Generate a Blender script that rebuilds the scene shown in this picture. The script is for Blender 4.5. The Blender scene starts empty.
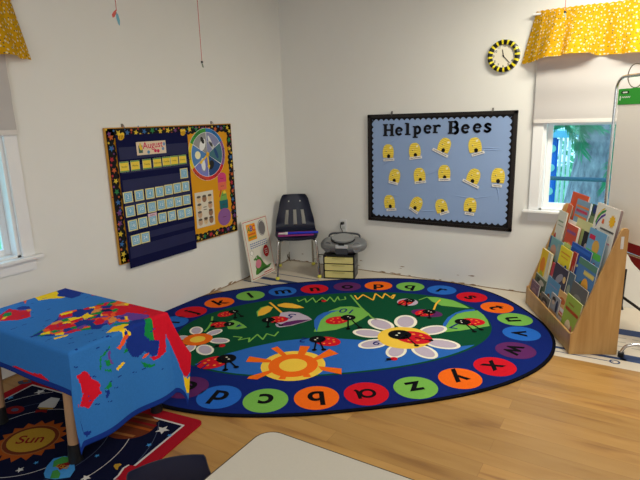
import bpy, bmesh, math, random
from mathutils import Vector, Matrix
C = bpy.context.scene
COL = C.collection
random.seed(7)
PI = math.pi

# ---------------------------------------------------------------- camera
cam_d = bpy.data.cameras.new('camera'); cam = bpy.data.objects.new('camera', cam_d); COL.objects.link(cam); C.camera = cam
cam_d.sensor_fit = 'HORIZONTAL'; cam_d.sensor_width = 36; cam_d.lens = 36*521/640; cam_d.clip_start = .05
CX = Vector((0.851811,0.523079,-0.028388)); CD = Vector((0.095526,-0.208385,-0.973371)); CF = Vector((-0.515065,0.826416,-0.227473))          # right, down, forward
Mc = Matrix.Identity(4)
for i in range(3):
    Mc[i][0] = CX[i]; Mc[i][1] = -CD[i]; Mc[i][2] = -CF[i]
Mc.translation = Vector((2.936967,-4.125806,1.378000))
cam.matrix_world = Mc

# ---------------------------------------------------------------- world, lights, exposure
w = bpy.data.worlds.new('daylight'); C.world = w; w.use_nodes = True
bg = w.node_tree.nodes['Background']; bg.inputs[0].default_value = (.50, .80, 1, 1); bg.inputs[1].default_value = 2.4
C.view_settings.view_transform = 'Standard'; C.view_settings.look = 'None'; C.view_settings.gamma = 1
C.view_settings.exposure = 0
C.view_settings.use_curve_mapping = False

def area(name, loc, rot, sx, sy, power, color):
    d = bpy.data.lights.new(name, 'AREA'); d.shape = 'RECTANGLE'; d.size = sx; d.size_y = sy; d.energy = power; d.color = color
    o = bpy.data.objects.new(name, d); o.location = loc; o.rotation_euler = rot; COL.objects.link(o); return o
area('ceiling_lamp_light', (3.1, -.85, 2.40), (0, 0, 0), 1.2, .3, 55, (1, .95, .80))
area('ceiling_lamp_light', (2.6, -3.9, 2.40), (0, 0, 0), 1.2, .5, 8, (1, .96, .88))
area('window_daylight', (4.85, -3.2, 1.5), (0, math.radians(90), 0), 1.3, 2.0, 18, (.90, .95, 1))  # added fill light for the left wall; the right wall has no window
area('rear_fill_light', (3.0, -5.85, 1.5), (math.radians(90), 0, 0), 2.4, 1.3, 36, (.90, .95, 1))  # added fill behind the camera to brighten the back wall, no window there

# ---------------------------------------------------------------- materials
def lin(c):
    return tuple(((x/255)/12.92 if x/255 <= .04045 else ((x/255+.055)/1.055)**2.4) for x in c)
MC = {}
def mat(name, rgb, rough=.6, metal=0, noise=.06, scale=60, bump=0, k=1.0, spec=.4, sheen=0):
    if name in MC: return MC[name]
    m = bpy.data.materials.new(name); m.use_nodes = True; nt = m.node_tree; b = nt.nodes['Principled BSDF']
    c = [min(.9, v*k) for v in lin(rgb)]
    b.inputs['Roughness'].default_value = rough; b.inputs['Metallic'].default_value = metal
    b.inputs['Specular IOR Level'].default_value = spec
    if sheen: b.inputs['Sheen Weight'].default_value = sheen
    tc = nt.nodes.new('ShaderNodeTexCoord'); n = nt.nodes.new('ShaderNodeTexNoise'); n.inputs['Scale'].default_value = scale; n.inputs['Detail'].default_value = 3
    nt.links.new(tc.outputs['Object'], n.inputs['Vector'])
    if noise:
        mx = nt.nodes.new('ShaderNodeMix'); mx.data_type = 'RGBA'
        mx.inputs[6].default_value = (*[v*(1-noise) for v in c], 1); mx.inputs[7].default_value = (*[min(1, v*(1+noise)) for v in c], 1)
        nt.links.new(n.outputs['Fac'], mx.inputs[0]); nt.links.new(mx.outputs[2], b.inputs['Base Color'])
    else: b.inputs['Base Color'].default_value = (*c, 1)
    if bump:
        bp = nt.nodes.new('ShaderNodeBump'); bp.inputs['Strength'].default_value = bump; bp.inputs['Distance'].default_value = .002
        nt.links.new(n.outputs['Fac'], bp.inputs['Height']); nt.links.new(bp.outputs[0], b.inputs['Normal'])
    MC[name] = m; return m
PM = {}
def paper(rgb, rough=.75):                       # printed colour
    key = 'print_%d_%d_%d' % tuple(rgb)
    return mat(key, rgb, rough, noise=.03, scale=200, spec=.25)
def pile(rgb):                                    # rug / fabric colour
    key = 'pile_%d_%d_%d' % tuple(rgb)
    return mat(key, rgb, .95, noise=.22, scale=260, bump=.6, spec=.05)

# ---------------------------------------------------------------- mesh helpers
def tag(o, label=None, cat=None, group=None, kind=None):
    if label: o['label'] = label
    if cat: o['category'] = cat
    if group: o['group'] = group
    if kind: o['kind'] = kind
    return o
def root(name, loc, label, cat, group=None):
    o = bpy.data.objects.new(name, None); o.empty_display_size = .05; COL.objects.link(o); o.location = loc
    tag(o, label, cat, group); return o
def wloc(o):
    v = Vector(o.location)
    while o.parent: o = o.parent; v = v+Vector(o.location)
    return v
def obj(name, bm, mats, parent=None, origin=None, smooth=False):
    """link a bmesh given in world coordinates as one object with its own local origin"""
    if not isinstance(mats, (list, tuple)): mats = [mats]
    vs = [v.co for v in bm.verts]
    if origin is None:
        lo = Vector([min(v[i] for v in vs) for i in range(3)]); hi = Vector([max(v[i] for v in vs) for i in range(3)])
        origin = Vector(((lo.x+hi.x)/2, (lo.y+hi.y)/2, lo.z))
    origin = Vector(origin)
    bmesh.ops.translate(bm, verts=bm.verts, vec=-origin)
    me = bpy.data.meshes.new(name)
    if smooth:
        for f in bm.faces: f.smooth = True
    bm.to_mesh(me); bm.free()
    for m in mats: me.materials.append(m)
    o = bpy.data.objects.new(name, me); COL.objects.link(o)
    if parent: o.parent = parent; o.location = origin-wloc(parent)
    else: o.location = origin
    if smooth:
        try: me.set_sharp_from_angle(angle=math.radians(40))
        except Exception: pass
    return o
def kids(o): return [x for x in COL.objects if x.parent == o]
def dup(o, loc=None, rot=None, parent=None):
    c = o.copy(); COL.objects.link(c); c.parent = parent
    if loc is not None: c.location = loc
    if rot is not None: c.rotation_euler = rot
    for ch in kids(o): dup(ch, parent=c)
    return c
def bx(bm, x0, x1, y0, y1, z0, z1, mi=0, bev=0):
    r = bmesh.ops.create_cube(bm, size=1)
    for v in r['verts']: v.co = Vector(((x0+x1)/2+v.co.x*(x1-x0), (y0+y1)/2+v.co.y*(y1-y0), (z0+z1)/2+v.co.z*(z1-z0)))
    fs = set(f for v in r['verts'] for f in v.link_faces)
    for f in fs: f.material_index = mi
    if bev:
        es = list(set(e for v in r['verts'] for e in v.link_edges))
        rr = bmesh.ops.bevel(bm, geom=es, offset=bev, segments=2, affect='EDGES', clamp_overlap=True)
        for f in rr['faces']: f.material_index = mi
    return r
def xf(bm, M, start=0):
    bm.verts.ensure_lookup_table()
    bmesh.ops.transform(bm, matrix=M, verts=bm.verts[start:])
def area2(p):
    return sum(p[i][0]*p[(i+1) % len(p)][1]-p[(i+1) % len(p)][0]*p[i][1] for i in range(len(p)))
def poly(bm, pts, z=0, mi=0):
    if area2(pts) < 0: pts = pts[::-1]
    try:
        f = bm.faces.new([bm.verts.new((x, y, z)) for x, y in pts]); f.material_index = mi
    except ValueError: pass
def prism(bm, pts, z0, z1, mi=0, side=None):
    if area2(pts) < 0: pts = pts[::-1]
    a = [bm.verts.new((x, y, z0)) for x, y in pts]; b = [bm.verts.new((x, y, z1)) for x, y in pts]
    n = len(pts)
    f = bm.faces.new(a[::-1]); f.material_index = mi if side is None else side
    f = bm.faces.new(b); f.material_index = mi
    for i in range(n):
        f = bm.faces.new((a[i], a[(i+1) % n], b[(i+1) % n], b[i])); f.material_index = mi if side is None else side
def disc(bm, cx, cy, r, z=0, mi=0, n=28, ry=None, rot=0):
    ry = ry or r; c, s = math.cos(rot), math.sin(rot); p = []
    for i in range(n):
        x, y = r*math.cos(2*PI*i/n), ry*math.sin(2*PI*i/n); p.append((cx+x*c-y*s, cy+x*s+y*c))
    poly(bm, p, z, mi)
def ell(cx, cy, r, ry, rot=0, n=28):
    c, s = math.cos(rot), math.sin(rot); p = []
    for i in range(n):
        x, y = r*math.cos(2*PI*i/n), ry*math.sin(2*PI*i/n); p.append((cx+x*c-y*s, cy+x*s+y*c))
    return p
def stroke(bm, pts, w, z=0, mi=0):
    for i in range(len(pts)-1):
        a, b = Vector(pts[i]), Vector(pts[i+1]); d = b-a
        if d.length < 1e-6: continue
        n = Vector((-d.y, d.x)).normalized()*w/2
        poly(bm, [tuple(a-n), tuple(b-n), tuple(b+n), tuple(a+n)], z+(i % 2)*1.5e-5, mi)
        if i: disc(bm, a.x, a.y, w/2, z+3e-5, mi, 8)
def ring(bm, cx, cy, r0, r1, z, mi, n=36, a0=0, a1=2*PI):
    for i in range(n):
        t0 = a0+(a1-a0)*i/n; t1 = a0+(a1-a0)*(i+1)/n
        poly(bm, [(cx+r0*math.cos(t0), cy+r0*math.sin(t0)), (cx+r1*math.cos(t0), cy+r1*math.sin(t0)), (cx+r1*math.cos(t1), cy+r1*math.sin(t1)), (cx+r0*math.cos(t1), cy+r0*math.sin(t1))], z, mi)
def star(cx, cy, r, rot=0, n=5, inner=.45):
    return [(cx+(r if i % 2 == 0 else r*inner)*math.cos(rot+PI*i/n), cy+(r if i % 2 == 0 else r*inner)*math.sin(rot+PI*i/n)) for i in range(2*n)]
def text(bm, s, cx, cy, size, z=0, mi=0, rot=0, bold=0, sx=1):
    cu = bpy.data.curves.new('t', 'FONT'); cu.body = s; cu.size = size; cu.align_x = 'CENTER'; cu.align_y = 'CENTER'; cu.offset = bold*size
    o = bpy.data.objects.new('t', cu); COL.objects.link(o)
    dg = bpy.context.evaluated_depsgraph_get(); me = bpy.data.meshes.new_from_object(o.evaluated_get(dg))
    bm.verts.ensure_lookup_table(); n0 = len(bm.verts); f0 = len(bm.faces)
    bm.from_mesh(me); bm.verts.ensure_lookup_table(); bm.faces.ensure_lookup_table()
    M = Matrix.Translation((cx, cy, z)) @ Matrix.Rotation(rot, 4, 'Z') @ Matrix.Diagonal((sx, 1, 1, 1))
    bmesh.ops.transform(bm, matrix=M, verts=bm.verts[n0:])
    for f in bm.faces[f0:]:
        f.material_index = mi
        f.normal_update()
        if f.normal.z < 0: f.normal_flip()
    bpy.data.objects.remove(o); bpy.data.curves.remove(cu); bpy.data.meshes.remove(me)
def tube(bm, pts, r, seg=10, mi=0, cap=True, closed=False):
    P = [Vector(p) for p in pts]; n = len(P); rings = []; up = None
    for i in range(n):
        if closed: t = P[(i+1) % n]-P[i-1]
        else: t = (P[min(i+1, n-1)]-P[max(i-1, 0)])
        t.normalize()
        if up is None:
            up = Vector((0, 0, 1)) if abs(t.z) < .9 else Vector((1, 0, 0))
        a = (up-t*up.dot(t)).normalized(); up = a; b = t.cross(a)
        rr = r[i] if isinstance(r, (list, tuple)) else r
        rings.append([bm.verts.new(P[i]+(a*math.cos(2*PI*k/seg)+b*math.sin(2*PI*k/seg))*rr) for k in range(seg)])
    for i in range(n if closed else n-1):
        A_, B_ = rings[i], rings[(i+1) % n]
        for k in range(seg):
            f = bm.faces.new((A_[k], A_[(k+1) % seg], B_[(k+1) % seg], B_[k])); f.material_index = mi
    if cap and not closed:
        bm.faces.new(rings[0][::-1]).material_index = mi; bm.faces.new(rings[-1]).material_index = mi
def smooth_path(pts, k=6):
    P = [Vector(p) for p in pts]; out = []
    for i in range(len(P)-1):
        p0, p1, p2, p3 = P[max(i-1, 0)], P[i], P[i+1], P[min(i+2, len(P)-1)]
        for j in range(k):
            t = j/k
            out.append(.5*((2*p1)+(-p0+p2)*t+(2*p0-5*p1+4*p2-p3)*t*t+(-p0+3*p1-3*p2+p3)*t**3))
    out.append(P[-1]); return out
def cyl(bm, c, r, h, axis='z', seg=24, mi=0, r2=None):
    d = {'x': Vector((h, 0, 0)), 'y': Vector((0, h, 0)), 'z': Vector((0, 0, h))}[axis]
    tube(bm, [Vector(c), Vector(c)+d], [r, r if r2 is None else r2], seg, mi)
def basis(e1, e2, o):
    e1 = Vector(e1).normalized(); e2 = Vector(e2).normalized(); e3 = e1.cross(e2)
    M = Matrix.Identity(4)
    for i in range(3): M[i][0] = e1[i]; M[i][1] = e2[i]; M[i][2] = e3[i]
    M.translation = Vector(o); return M
def LW(x): return basis((0, 1, 0), (0, 0, 1), (x, 0, 0))       # art plane on the left wall: (y, z) -> world
def BW(d): return basis((1, 0, 0), (0, 0, 1), (0, -d, 0))      # art plane on the back wall: (x, z) -> world
def NB(): return bmesh.new()
def struct(name, bm, m, parent=None, smooth=False):
    o = obj(name, bm, m, parent, smooth=smooth)
    if not parent: o['kind'] = 'structure'
    return o

# ---------------------------------------------------------------- the room
RX, RY, RH = 5.0, -6.0, 2.44
wall_m = mat('wall_paint', (228, 227, 222), .7, noise=.015, scale=8, spec=.2)
ceil_m = mat('ceiling_paint', (206, 202, 194), .8, noise=.01, spec=.1)
trim_m = mat('white_trim_paint', (232, 232, 232), .4, noise=.01)
def wood_floor():
    m = bpy.data.materials.new('laminate_planks'); m.use_nodes = True; nt = m.node_tree; b = nt.nodes['Principled BSDF']
    N = nt.nodes.new; L = nt.links.new
    tc = N('ShaderNodeTexCoord'); mp = N('ShaderNodeMapping'); L(tc.outputs['Object'], mp.inputs[0])
    br = N('ShaderNodeTexBrick'); br.offset = .37; br.inputs['Scale'].default_value = 1; br.inputs['Mortar Size'].default_value = .0007
    br.inputs['Brick Width'].default_value = 1.7; br.inputs['Row Height'].default_value = .093; br.inputs['Bias'].default_value = 0
    br.inputs['Color1'].default_value = (0, 0, 0, 1); br.inputs['Color2'].default_value = (1, 1, 1, 1); br.inputs['Mortar'].default_value = (.5, .5, .5, 1)
    L(mp.outputs[0], br.inputs['Vector'])
    m2 = N('ShaderNodeMapping'); m2.inputs['Scale'].default_value = (1.1, 9, 1); L(tc.outputs['Object'], m2.inputs[0])
    ad = N('ShaderNodeVectorMath'); ad.operation = 'ADD'; L(m2.outputs[0], ad.inputs[0])
    sc = N('ShaderNodeVectorMath'); sc.operation = 'SCALE'; sc.inputs['Scale'].default_value = 7.0; L(br.outputs['Color'], sc.inputs[0]); L(sc.outputs[0], ad.inputs[1])
    nz = N('ShaderNodeTexNoise'); nz.inputs['Scale'].default_value = 1.6; nz.inputs['Detail'].default_value = 6; nz.inputs['Distortion'].default_value = .6; L(ad.outputs[0], nz.inputs['Vector'])
    rp = N('ShaderNodeValToRGB'); e = rp.color_ramp.elements
    e[0].position = .25; e[0].color = (*lin((138, 94, 46)), 1); e[1].position = .75; e[1].color = (*lin((186, 144, 82)), 1)
    x = e.new(.45); x.color = (*lin((172, 128, 67)), 1)
    L(nz.outputs['Fac'], rp.inputs[0])
    hs = N('ShaderNodeMix'); hs.data_type = 'RGBA'; hs.blend_type = 'MULTIPLY'; hs.inputs[0].default_value = 1
    mr = N('ShaderNodeMapRange'); mr.inputs[3].default_value = .80; mr.inputs[4].default_value = 1.06; L(br.outputs['Color'], mr.inputs[0])
    L(rp.outputs[0], hs.inputs[6]); L(mr.outputs[0], hs.inputs[7])
    h2 = N('ShaderNodeMix'); h2.data_type = 'RGBA'; h2.blend_type = 'MIX'; L(br.outputs['Fac'], h2.inputs[0]); L(hs.outputs[2], h2.inputs[6]); h2.inputs[7].default_value = (*lin((138, 98, 50)), 1)
    L(h2.outputs[2], b.inputs['Base Color']); b.inputs['Roughness'].default_value = .38; b.inputs['Specular IOR Level'].default_value = .45
    return m
bm = NB(); bx(bm, -.1, RX+.1, RY-.1, .12, -.1, -.006); struct('floor', bm, mat('concrete_subfloor', (214, 206, 192), .8))
bm = NB(); bx(bm, .0, RX, RY, -1.056, -.0055, 0, bev=.001); struct('floor_laminate', bm, wood_floor())
# printed underlayment showing between the laminate and the walls
um = mat('underlayment_white', (208, 198, 182), .6, noise=.05, scale=6, bump=.3); ub = paper((52, 70, 110)); ug = paper((150, 146, 142))
bm = NB(); bx(bm, .0, RX, -1.055, 0, -.0056, -.001)
for (x0, y0, x1, y1, wd) in ((2.93, -.90, 5, -.93, .09), (2.90, -.50, 5, -.50, .10), (.02, -.60, .62, -.60, .06), (.02, -.74, .4, -.74, .02), (.1, -.44, .62, -.44, .012), (2.5, -.93, 2.96, -.93, .03), (2.5, -.99, 2.9, -.99, .008)):
    poly(bm, [(x0, y0-wd/2), (x1, y1-wd/2), (x1, y1+wd/2), (x0, y0+wd/2)], -.0004, 1)
for r_ in range(6):
    yy = -.54-r_*.07
    for k in range(26):
        x0 = 2.9+k*.08
        if (k+r_) % 5: poly(bm, [(x0, yy), (x0+.05, yy), (x0+.05, yy+.008), (x0, yy+.008)], -.0006, 2)
ring(bm, 2.905, -.985, .018, .028, -.0006, 1, 20, 0, 2*PI)
u_ = obj('floor_underlayment', bm, [um, ub, ug]); u_['kind'] = 'structure'
bm = NB(); bx(bm, -.1, RX+.1, RY-.1, .1, RH, RH+.1); struct('ceiling', bm, ceil_m)
# walls with window openings
WLx0, WLx1 = -3.35, -2.60                      # left window opening (y)
WBx0, WBx1 = 2.30, 3.06                        # back window opening (x)
WZ0, WZ1 = .665, 1.93
bm = NB()
bx(bm, -.12, 0, RY, WLx0, 0-.0, RH); bx(bm, -.12, 0, WLx1, .12, -.0, RH); bx(bm, -.12, 0, WLx0, WLx1, 0, WZ0); bx(bm, -.12, 0, WLx0, WLx1, WZ1, RH)
struct('wall_left', bm, wall_m)
bm = NB()
bx(bm, 0, WBx0, 0, .12, 0, RH); bx(bm, WBx1, RX, 0, .12, 0, RH); bx(bm, WBx0, WBx1, 0, .12, 0, WZ0); bx(bm, WBx0, WBx1, 0, .12, WZ1, RH)
struct('wall_back', bm, wall_m)
bm = NB(); bx(bm, RX, RX+.1, RY, .12, 0, RH); struct('wall_right', bm, wall_m)
bm = NB(); bx(bm, -.1, RX+.1, RY-.1, RY, 0, RH); struct('wall_front', bm, wall_m)

# scuffs and torn paint along the foot of the walls (baseboard removed)
sm1 = mat('bare_drywall_edge', (150, 122, 92), .9, noise=.3, scale=30)
bm = NB()
for k in range(46):
    x = random.uniform(.02, 2.25); s = random.uniform(.006, .022); z = random.choice((random.uniform(.004, .012), random.uniform(.004, .012), random.uniform(.04, .09)))
    poly(bm, [(x-s*random.uniform(.6, 2.2), z), (x, z-s*.15), (x+s*random.uniform(.6, 2), z+s*.1), (x+s*.3, z+s*.35), (x-s*.4, z+s*.3)], 0, 0)
stroke(bm, [(.01, .004), (2.6, .004)], .006, 0, 0)
xf(bm, BW(.0008)); struct('trim_1', bm, sm1)
bm = NB()
for k in range(30):
    y = random.uniform(-1.2, -.02); s = random.uniform(.006, .03); z = random.uniform(.003, .018)
    poly(bm, [(y-s*random.uniform(.6, 2.2), z), (y, z-s*.1), (y+s*random.uniform(.6, 2), z+s*.1), (y+s*.3, z+s*.35), (y-s*.4, z+s*.3)], 0, 0)
stroke(bm, [(-3, .004), (-.01, .004)], .007, 0, 0)
xf(bm, LW(.0008)); struct('trim_2', bm, sm1)

# windows ------------------------------------------------------------
glass = bpy.data.materials.new('window_glass'); glass.use_nodes = True
_nt = glass.node_tree; _nt.nodes.clear(); _o = _nt.nodes.new('ShaderNodeOutputMaterial'); _t = _nt.nodes.new('ShaderNodeBsdfTransparent'); _t.inputs[0].default_value = (.90, .97, 1, 1)
_g = _nt.nodes.new('ShaderNodeBsdfGlossy'); _g.inputs['Roughness'].default_value = .02; _x = _nt.nodes.new('ShaderNodeMixShader'); _x.inputs[0].default_value = .008
_nt.links.new(_t.outputs[0], _x.inputs[1]); _nt.links.new(_g.outputs[0], _x.inputs[2]); _nt.links.new(_x.outputs[0], _o.inputs[0])
def window(n, M, a0, a1, lab):
    """a = coordinate along the wall, wall normal = local z, opening a0..a1"""
    wd = .072
    r = bpy.data.objects.new('window_%d' % n, None); COL.objects.link(r); r['kind'] = 'structure'
    r.location = M @ Vector(((a0+a1)/2, WZ0, 0))
    bm = NB()
    bx(bm, a0-wd, a0, WZ0, WZ1+.07, 0, .018, bev=.003); bx(bm, a1, a1+wd, WZ0, WZ1+.07, 0, .018, bev=.003); bx(bm, a0-wd, a1+wd, WZ1, WZ1+.07, 0, .019, bev=.003)
    xf(bm, M); obj('casing', bm, trim_m, r)
    bm = NB(); bx(bm, a0-.0, a0+.018, WZ0, WZ1, -.12, 0); bx(bm, a1-.018, a1, WZ0, WZ1, -.12, 0); bx(bm, a0, a1, WZ1-.02, WZ1, -.12, 0); bx(bm, a0, a1, WZ0-.0, WZ0+.012, -.12, 0)
    xf(bm, M); obj('jamb', bm, trim_m, r)
    bm = NB(); bx(bm, a0-wd-.035, a1+wd+.035, WZ0-.02, WZ0, 0, .05, bev=.004)
    xf(bm, M); obj('window_sill', bm, trim_m, r)
    bm = NB(); bx(bm, a0-wd, a1+wd, WZ0-.085, WZ0-.02, 0, .016, bev=.003)
    xf(bm, M); obj('apron', bm, trim_m, r)
    zm = (WZ0+WZ1)/2
    for z0, z1, d in ((WZ0+.012, zm+.02, -.065), (zm-.02, WZ1-.02, -.095)):
        bm = NB(); s = .035
        bx(bm, a0+.018, a0+.018+s, z0, z1, d-.025, d, bev=.002); bx(bm, a1-.018-s, a1-.018, z0, z1, d-.025, d, bev=.002)
        bx(bm, a0+.018+s, a1-.018-s, z0, z0+s, d-.025, d); bx(bm, a0+.018+s, a1-.018-s, z1-s, z1, d-.025, d)
        xf(bm, M); sh = obj('sash', bm, trim_m, r)
        bm = NB(); bx(bm, a0+.018+s, a1-.018-s, z0+s, z1-s, d-.014, d-.010); xf(bm, M); obj('pane', bm, glass, sh)
    return r
window(1, LW(0), WLx0, WLx1, 'l'); window(2, BW(0), WBx0, WBx1, 'b')
blind_m = mat('blind_vinyl', (184, 180, 178), .6, noise=.01, scale=20)
def blind(M, a0, a1, zb, label):
    r = root('roller_blind', M @ Vector(((a0+a1)/2, zb, .03)), label, 'blind', 'white roller blinds')
    bm = NB(); n = 24; g = []
    for i in range(n+1):
        z = zb+(1.98-zb)*i/n; o_ = .028+.0025*math.sin(i*.9)
        g.append([bm.verts.new((a0, z, o_)), bm.verts.new((a1, z, o_)), bm.verts.new((a1, z, o_-.0015)), bm.verts.new((a0, z, o_-.0015))])
    for i in range(n):
        for k in range(4): bm.faces.new((g[i][k], g[i][(k+1) % 4], g[i+1][(k+1) % 4], g[i+1][k]))
    bm.faces.new(g[0][::-1]); bm.faces.new(g[n])
    xf(bm, M); obj('blind_sheet', bm, blind_m, r, smooth=True)
    bm = NB(); bx(bm, a0, a1, zb-.004, zb+.024, .022, .036, bev=.003); xf(bm, M); obj('hem_bar', bm, mat('blind_hem', (212, 208, 204), .5), r)
    bm = NB(); s = len(bm.verts); tube(bm, [(a0, 1.995, .03), (a1, 1.995, .03)], .018, 14); xf(bm, M); obj('roller_tube', bm, blind_m, r)
blind(LW(0), WLx0-.06, WLx1+.07, 1.34, 'white roller blind half drawn over the left window')
blind(BW(0), WBx0-.07, WBx1+.06, 1.30, 'white roller blind half drawn over the window above the book display')

def valance_mat():
    m = bpy.data.materials.new('yellow_dotted_cotton'); m.use_nodes = True; nt = m.node_tree; b = nt.nodes['Principled BSDF']; N = nt.nodes.new; L = nt.links.new
    tc = N('ShaderNodeTexCoord'); vo = N('ShaderNodeTexVoronoi'); vo.voronoi_dimensions = '2D'; vo.inputs['Scale'].default_value = 1; mp = N('ShaderNodeMapping')
    L(tc.outputs['UV'], mp.inputs[0]); mp.inputs['Scale'].default_value = (36, 36, 1); L(mp.outputs[0], vo.inputs['Vector'])
    vo.inputs['Randomness'].default_value = .75
    cr = N('ShaderNodeValToRGB'); cr.color_ramp.interpolation = 'CONSTANT'; e = cr.color_ramp.elements
    e[0].color = (*lin((255, 244, 214)), 1); e[1].position = .19; e[1].color = (*lin((240, 192, 24)), 1); L(vo.outputs['Distance'], cr.inputs[0])
    v2 = N('ShaderNodeTexVoronoi'); v2.voronoi_dimensions = '2D'; v2.inputs['Scale'].default_value = 1; m2 = N('ShaderNodeMapping'); m2.inputs['Scale'].default_value = (30, 30, 1); m2.inputs['Location'].default_value = (3.3, 1.7, 0); L(tc.outputs['UV'], m2.inputs[0]); L(m2.outputs[0], v2.inputs['Vector'])
    lt = N('ShaderNodeMath'); lt.operation = 'LESS_THAN'; lt.inputs[1].default_value = .10; L(v2.outputs['Distance'], lt.inputs[0])
    mx = N('ShaderNodeMix'); mx.data_type = 'RGBA'; L(lt.outputs[0], mx.inputs[0]); L(cr.outputs[0], mx.inputs[6]); mx.inputs[7].default_value = (*lin((90, 84, 96)), 1)
    L(mx.outputs[2], b.inputs['Base Color']); b.inputs['Roughness'].default_value = .85; b.inputs['Specular IOR Level'].default_value = .15
    return m
vm = valance_mat()
def valance(M, a0, a1, label, seed):
    rnd = random.Random(seed)
    r = root('valance', M @ Vector(((a0+a1)/2, 1.73, .08)), label, 'curtain', 'yellow dotted window valances')
    ph = [rnd.uniform(0, 6.28) for _ in range(6)]
    bm = NB(); nu, nv = 300, 26; uvl = bm.loops.layers.uv.new('UV')
    def fold(s):
        x = s*(a1-a0)
        return (math.sin(x*30+ph[0])*.35+math.sin(x*13+ph[1])*.9+math.sin(x*57+ph[2])*.22)
    G = []
    for j in range(nv+1):
        t = j/nv; row = []
        for i in range(nu+1):
            s = i/nu; f = fold(s)
            amp = (.009+.040*t); flare = .075*t
            x = a0-flare+(a1-a0+2*flare)*s+.012*t*math.sin(s*40+ph[3])
            zt = 2.052+.003*math.sin(s*170)-.0
            zb = 1.735+.010*math.sin(s*9+ph[4])+.008*f
            base = .055+.035*t
            e = min(1, s*16, (1-s)*16)                     # returns to the wall at both ends
            d = (base+amp*f)*math.sqrt(max(0, e))+.012
            row.append((x, zt+(zb-zt)*t, d, s, t))
        G.append(row)
    V = [[bm.verts.new(p[:3]) for p in row] for row in G]
    for j in range(nv):
        for i in range(nu):
            f = bm.faces.new((V[j][i], V[j+1][i], V[j+1][i+1], V[j][i+1]))
            for l, (jj, ii) in zip(f.loops, ((j, i), (j+1, i), (j+1, i+1), (j, i+1))):
                l[uvl].uv = (G[jj][ii][3]*(a1-a0)*1.25, -G[jj][ii][4]*.33)
    ex = bmesh.ops.solidify(bm, geom=bm.faces[:], thickness=.0015)
    xf(bm, M); obj('cloth', bm, vm, r, smooth=True)
    bm = NB(); tube(bm, [(a0-.01, 2.035, 0), (a0-.01, 2.035, .045), (a1+.01, 2.035, .045), (a1+.01, 2.035, 0)], .008, 8)
    xf(bm, M); obj('curtain_rod', bm, trim_m, r)
valance(LW(0), -3.48, -2.455, 'yellow dotted gathered valance over the left window', 3)
valance(BW(0), 2.20, 3.16, 'yellow dotted gathered valance over the window beside the clock', 5)

# outlet
r = root('wall_outlet', (.628, 0, .36), 'white electrical outlet with a black plug above the boombox', 'outlet')
bm = NB(); bx(bm, .592, .664, .352, .466, 0, .006, bev=.002); xf(bm, BW(0)); obj('cover_plate', bm, trim_m, r)
bm = NB(); bx(bm, .612, .644, .418, .446, .006, .008, bev=.001); bx(bm, .612, .644, .372, .400, .006, .008, bev=.001); xf(bm, BW(0)); obj('socket', bm, mat('socket_plastic', (205, 205, 200), .4), r)
blk = mat('black_plastic', (26, 26, 28), .4, noise=.05); 

# ---------------------------------------------------------------- the alphabet rug
RCX, RCY, RT = 1.270, -1.300, .703
MR = Matrix.Translation((RCX, RCY, 0)) @ Matrix.Rotation(RT, 4, 'Z')
def sell(a, b, n, k=120):
    o_ = []
    for i in range(k):
        t = 2*PI*i/k; c, s = math.cos(t), math.sin(t)
        o_.append((a*math.copysign(abs(c)**(2/n), c), b*math.copysign(abs(s)**(2/n), s)))
    return o_
RUGC = dict(navy=(18, 36, 108), black=(14, 14, 22), green=(14, 74, 48), pond=(44, 100, 182), red=(200, 24, 40), orange=(240, 104, 26), lime=(116, 176, 78), blue=(38, 100, 190), purple=(92, 40, 96), yellow=(250, 196, 70), lilac=(186, 172, 190), white=(240, 232, 214), ink=(16, 16, 20), dgreen=(12, 58, 44), dots=(240, 130, 50), inkblue=(22, 36, 110), gold=(244, 180, 60))
RK = list(RUGC); RM = [pile(RUGC[k]) for k in RK]; I = {k: i for i, k in enumerate(RK)}
bm = NB()
prism(bm, sell(1.385, 1.032, 2.5), .0012, .010, I['black'])
L1 = .0104
poly(bm, sell(1.367, 1.014, 2.5), L1, I['navy'])
poly(bm, sell(1.052, .668, 2.25), L1+.0003, I['green'])
INNER = sell(1.052, .668, 2.25, 200)
def clip_in(pts, sx=1.052, sy=.668, n=2.25):
    out = []
    for x, y in pts:
        q = (abs(x/sx)**n+abs(y/sy)**n)**(1/n)
        out.append((x/q, y/q) if q > 1 else (x, y))
    return out
# pond: lower lens of the inner oval
pond_top = [(-0.9083,-0.3813),(-0.7775,-0.3037),(-0.5685,-0.2112),(-0.3787,-0.1572),(-0.1601,-0.1501),(-0.0184,-0.194),(0.2367,-0.292),(0.4564,-0.4074),(0.636,-0.4683),(0.8122,-0.4819)]
pl_, pr_ = pond_top[0], pond_top[-1]
a_l = math.atan2(pl_[1], pl_[0]) % (2*PI); a_r = math.atan2(pr_[1], pr_[0]) % (2*PI)
low = sorted([p for p in INNER if a_l < math.atan2(p[1], p[0]) % (2*PI) < a_r], key=lambda p: math.atan2(p[1], p[0]) % (2*PI))
low = [(x*.985, y*.975) for x, y in low]
poly(bm, pond_top[1:-1]+low[::-1], L1+.0006, I['pond'])
circ = [(0.0028,-0.8924),(-0.251,-0.8802),(-0.5056,-0.8546),(-0.7378,-0.7728),(-0.9094,-0.6391)]
circ += [(-1.06, -.42), (-1.165, -.17), (-1.19, .09)]
circ += [(-1.102,0.3292),(-0.9845,0.5052),(-0.7846,0.6675),(-0.5436,0.7756),(-0.2815,0.8193),(-0.0179,0.8214),(0.2564,0.8193),(0.5124,0.7788),(0.7587,0.6947),(0.974,0.5535),(1.131,0.3416),(1.21,0.0923),(1.22,-0.1421),(1.14,-0.3698),(0.982,-0.5857),(0.7677,-0.7512),(0.5269,-0.8385),(0.2659,-0.8839)]
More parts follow.
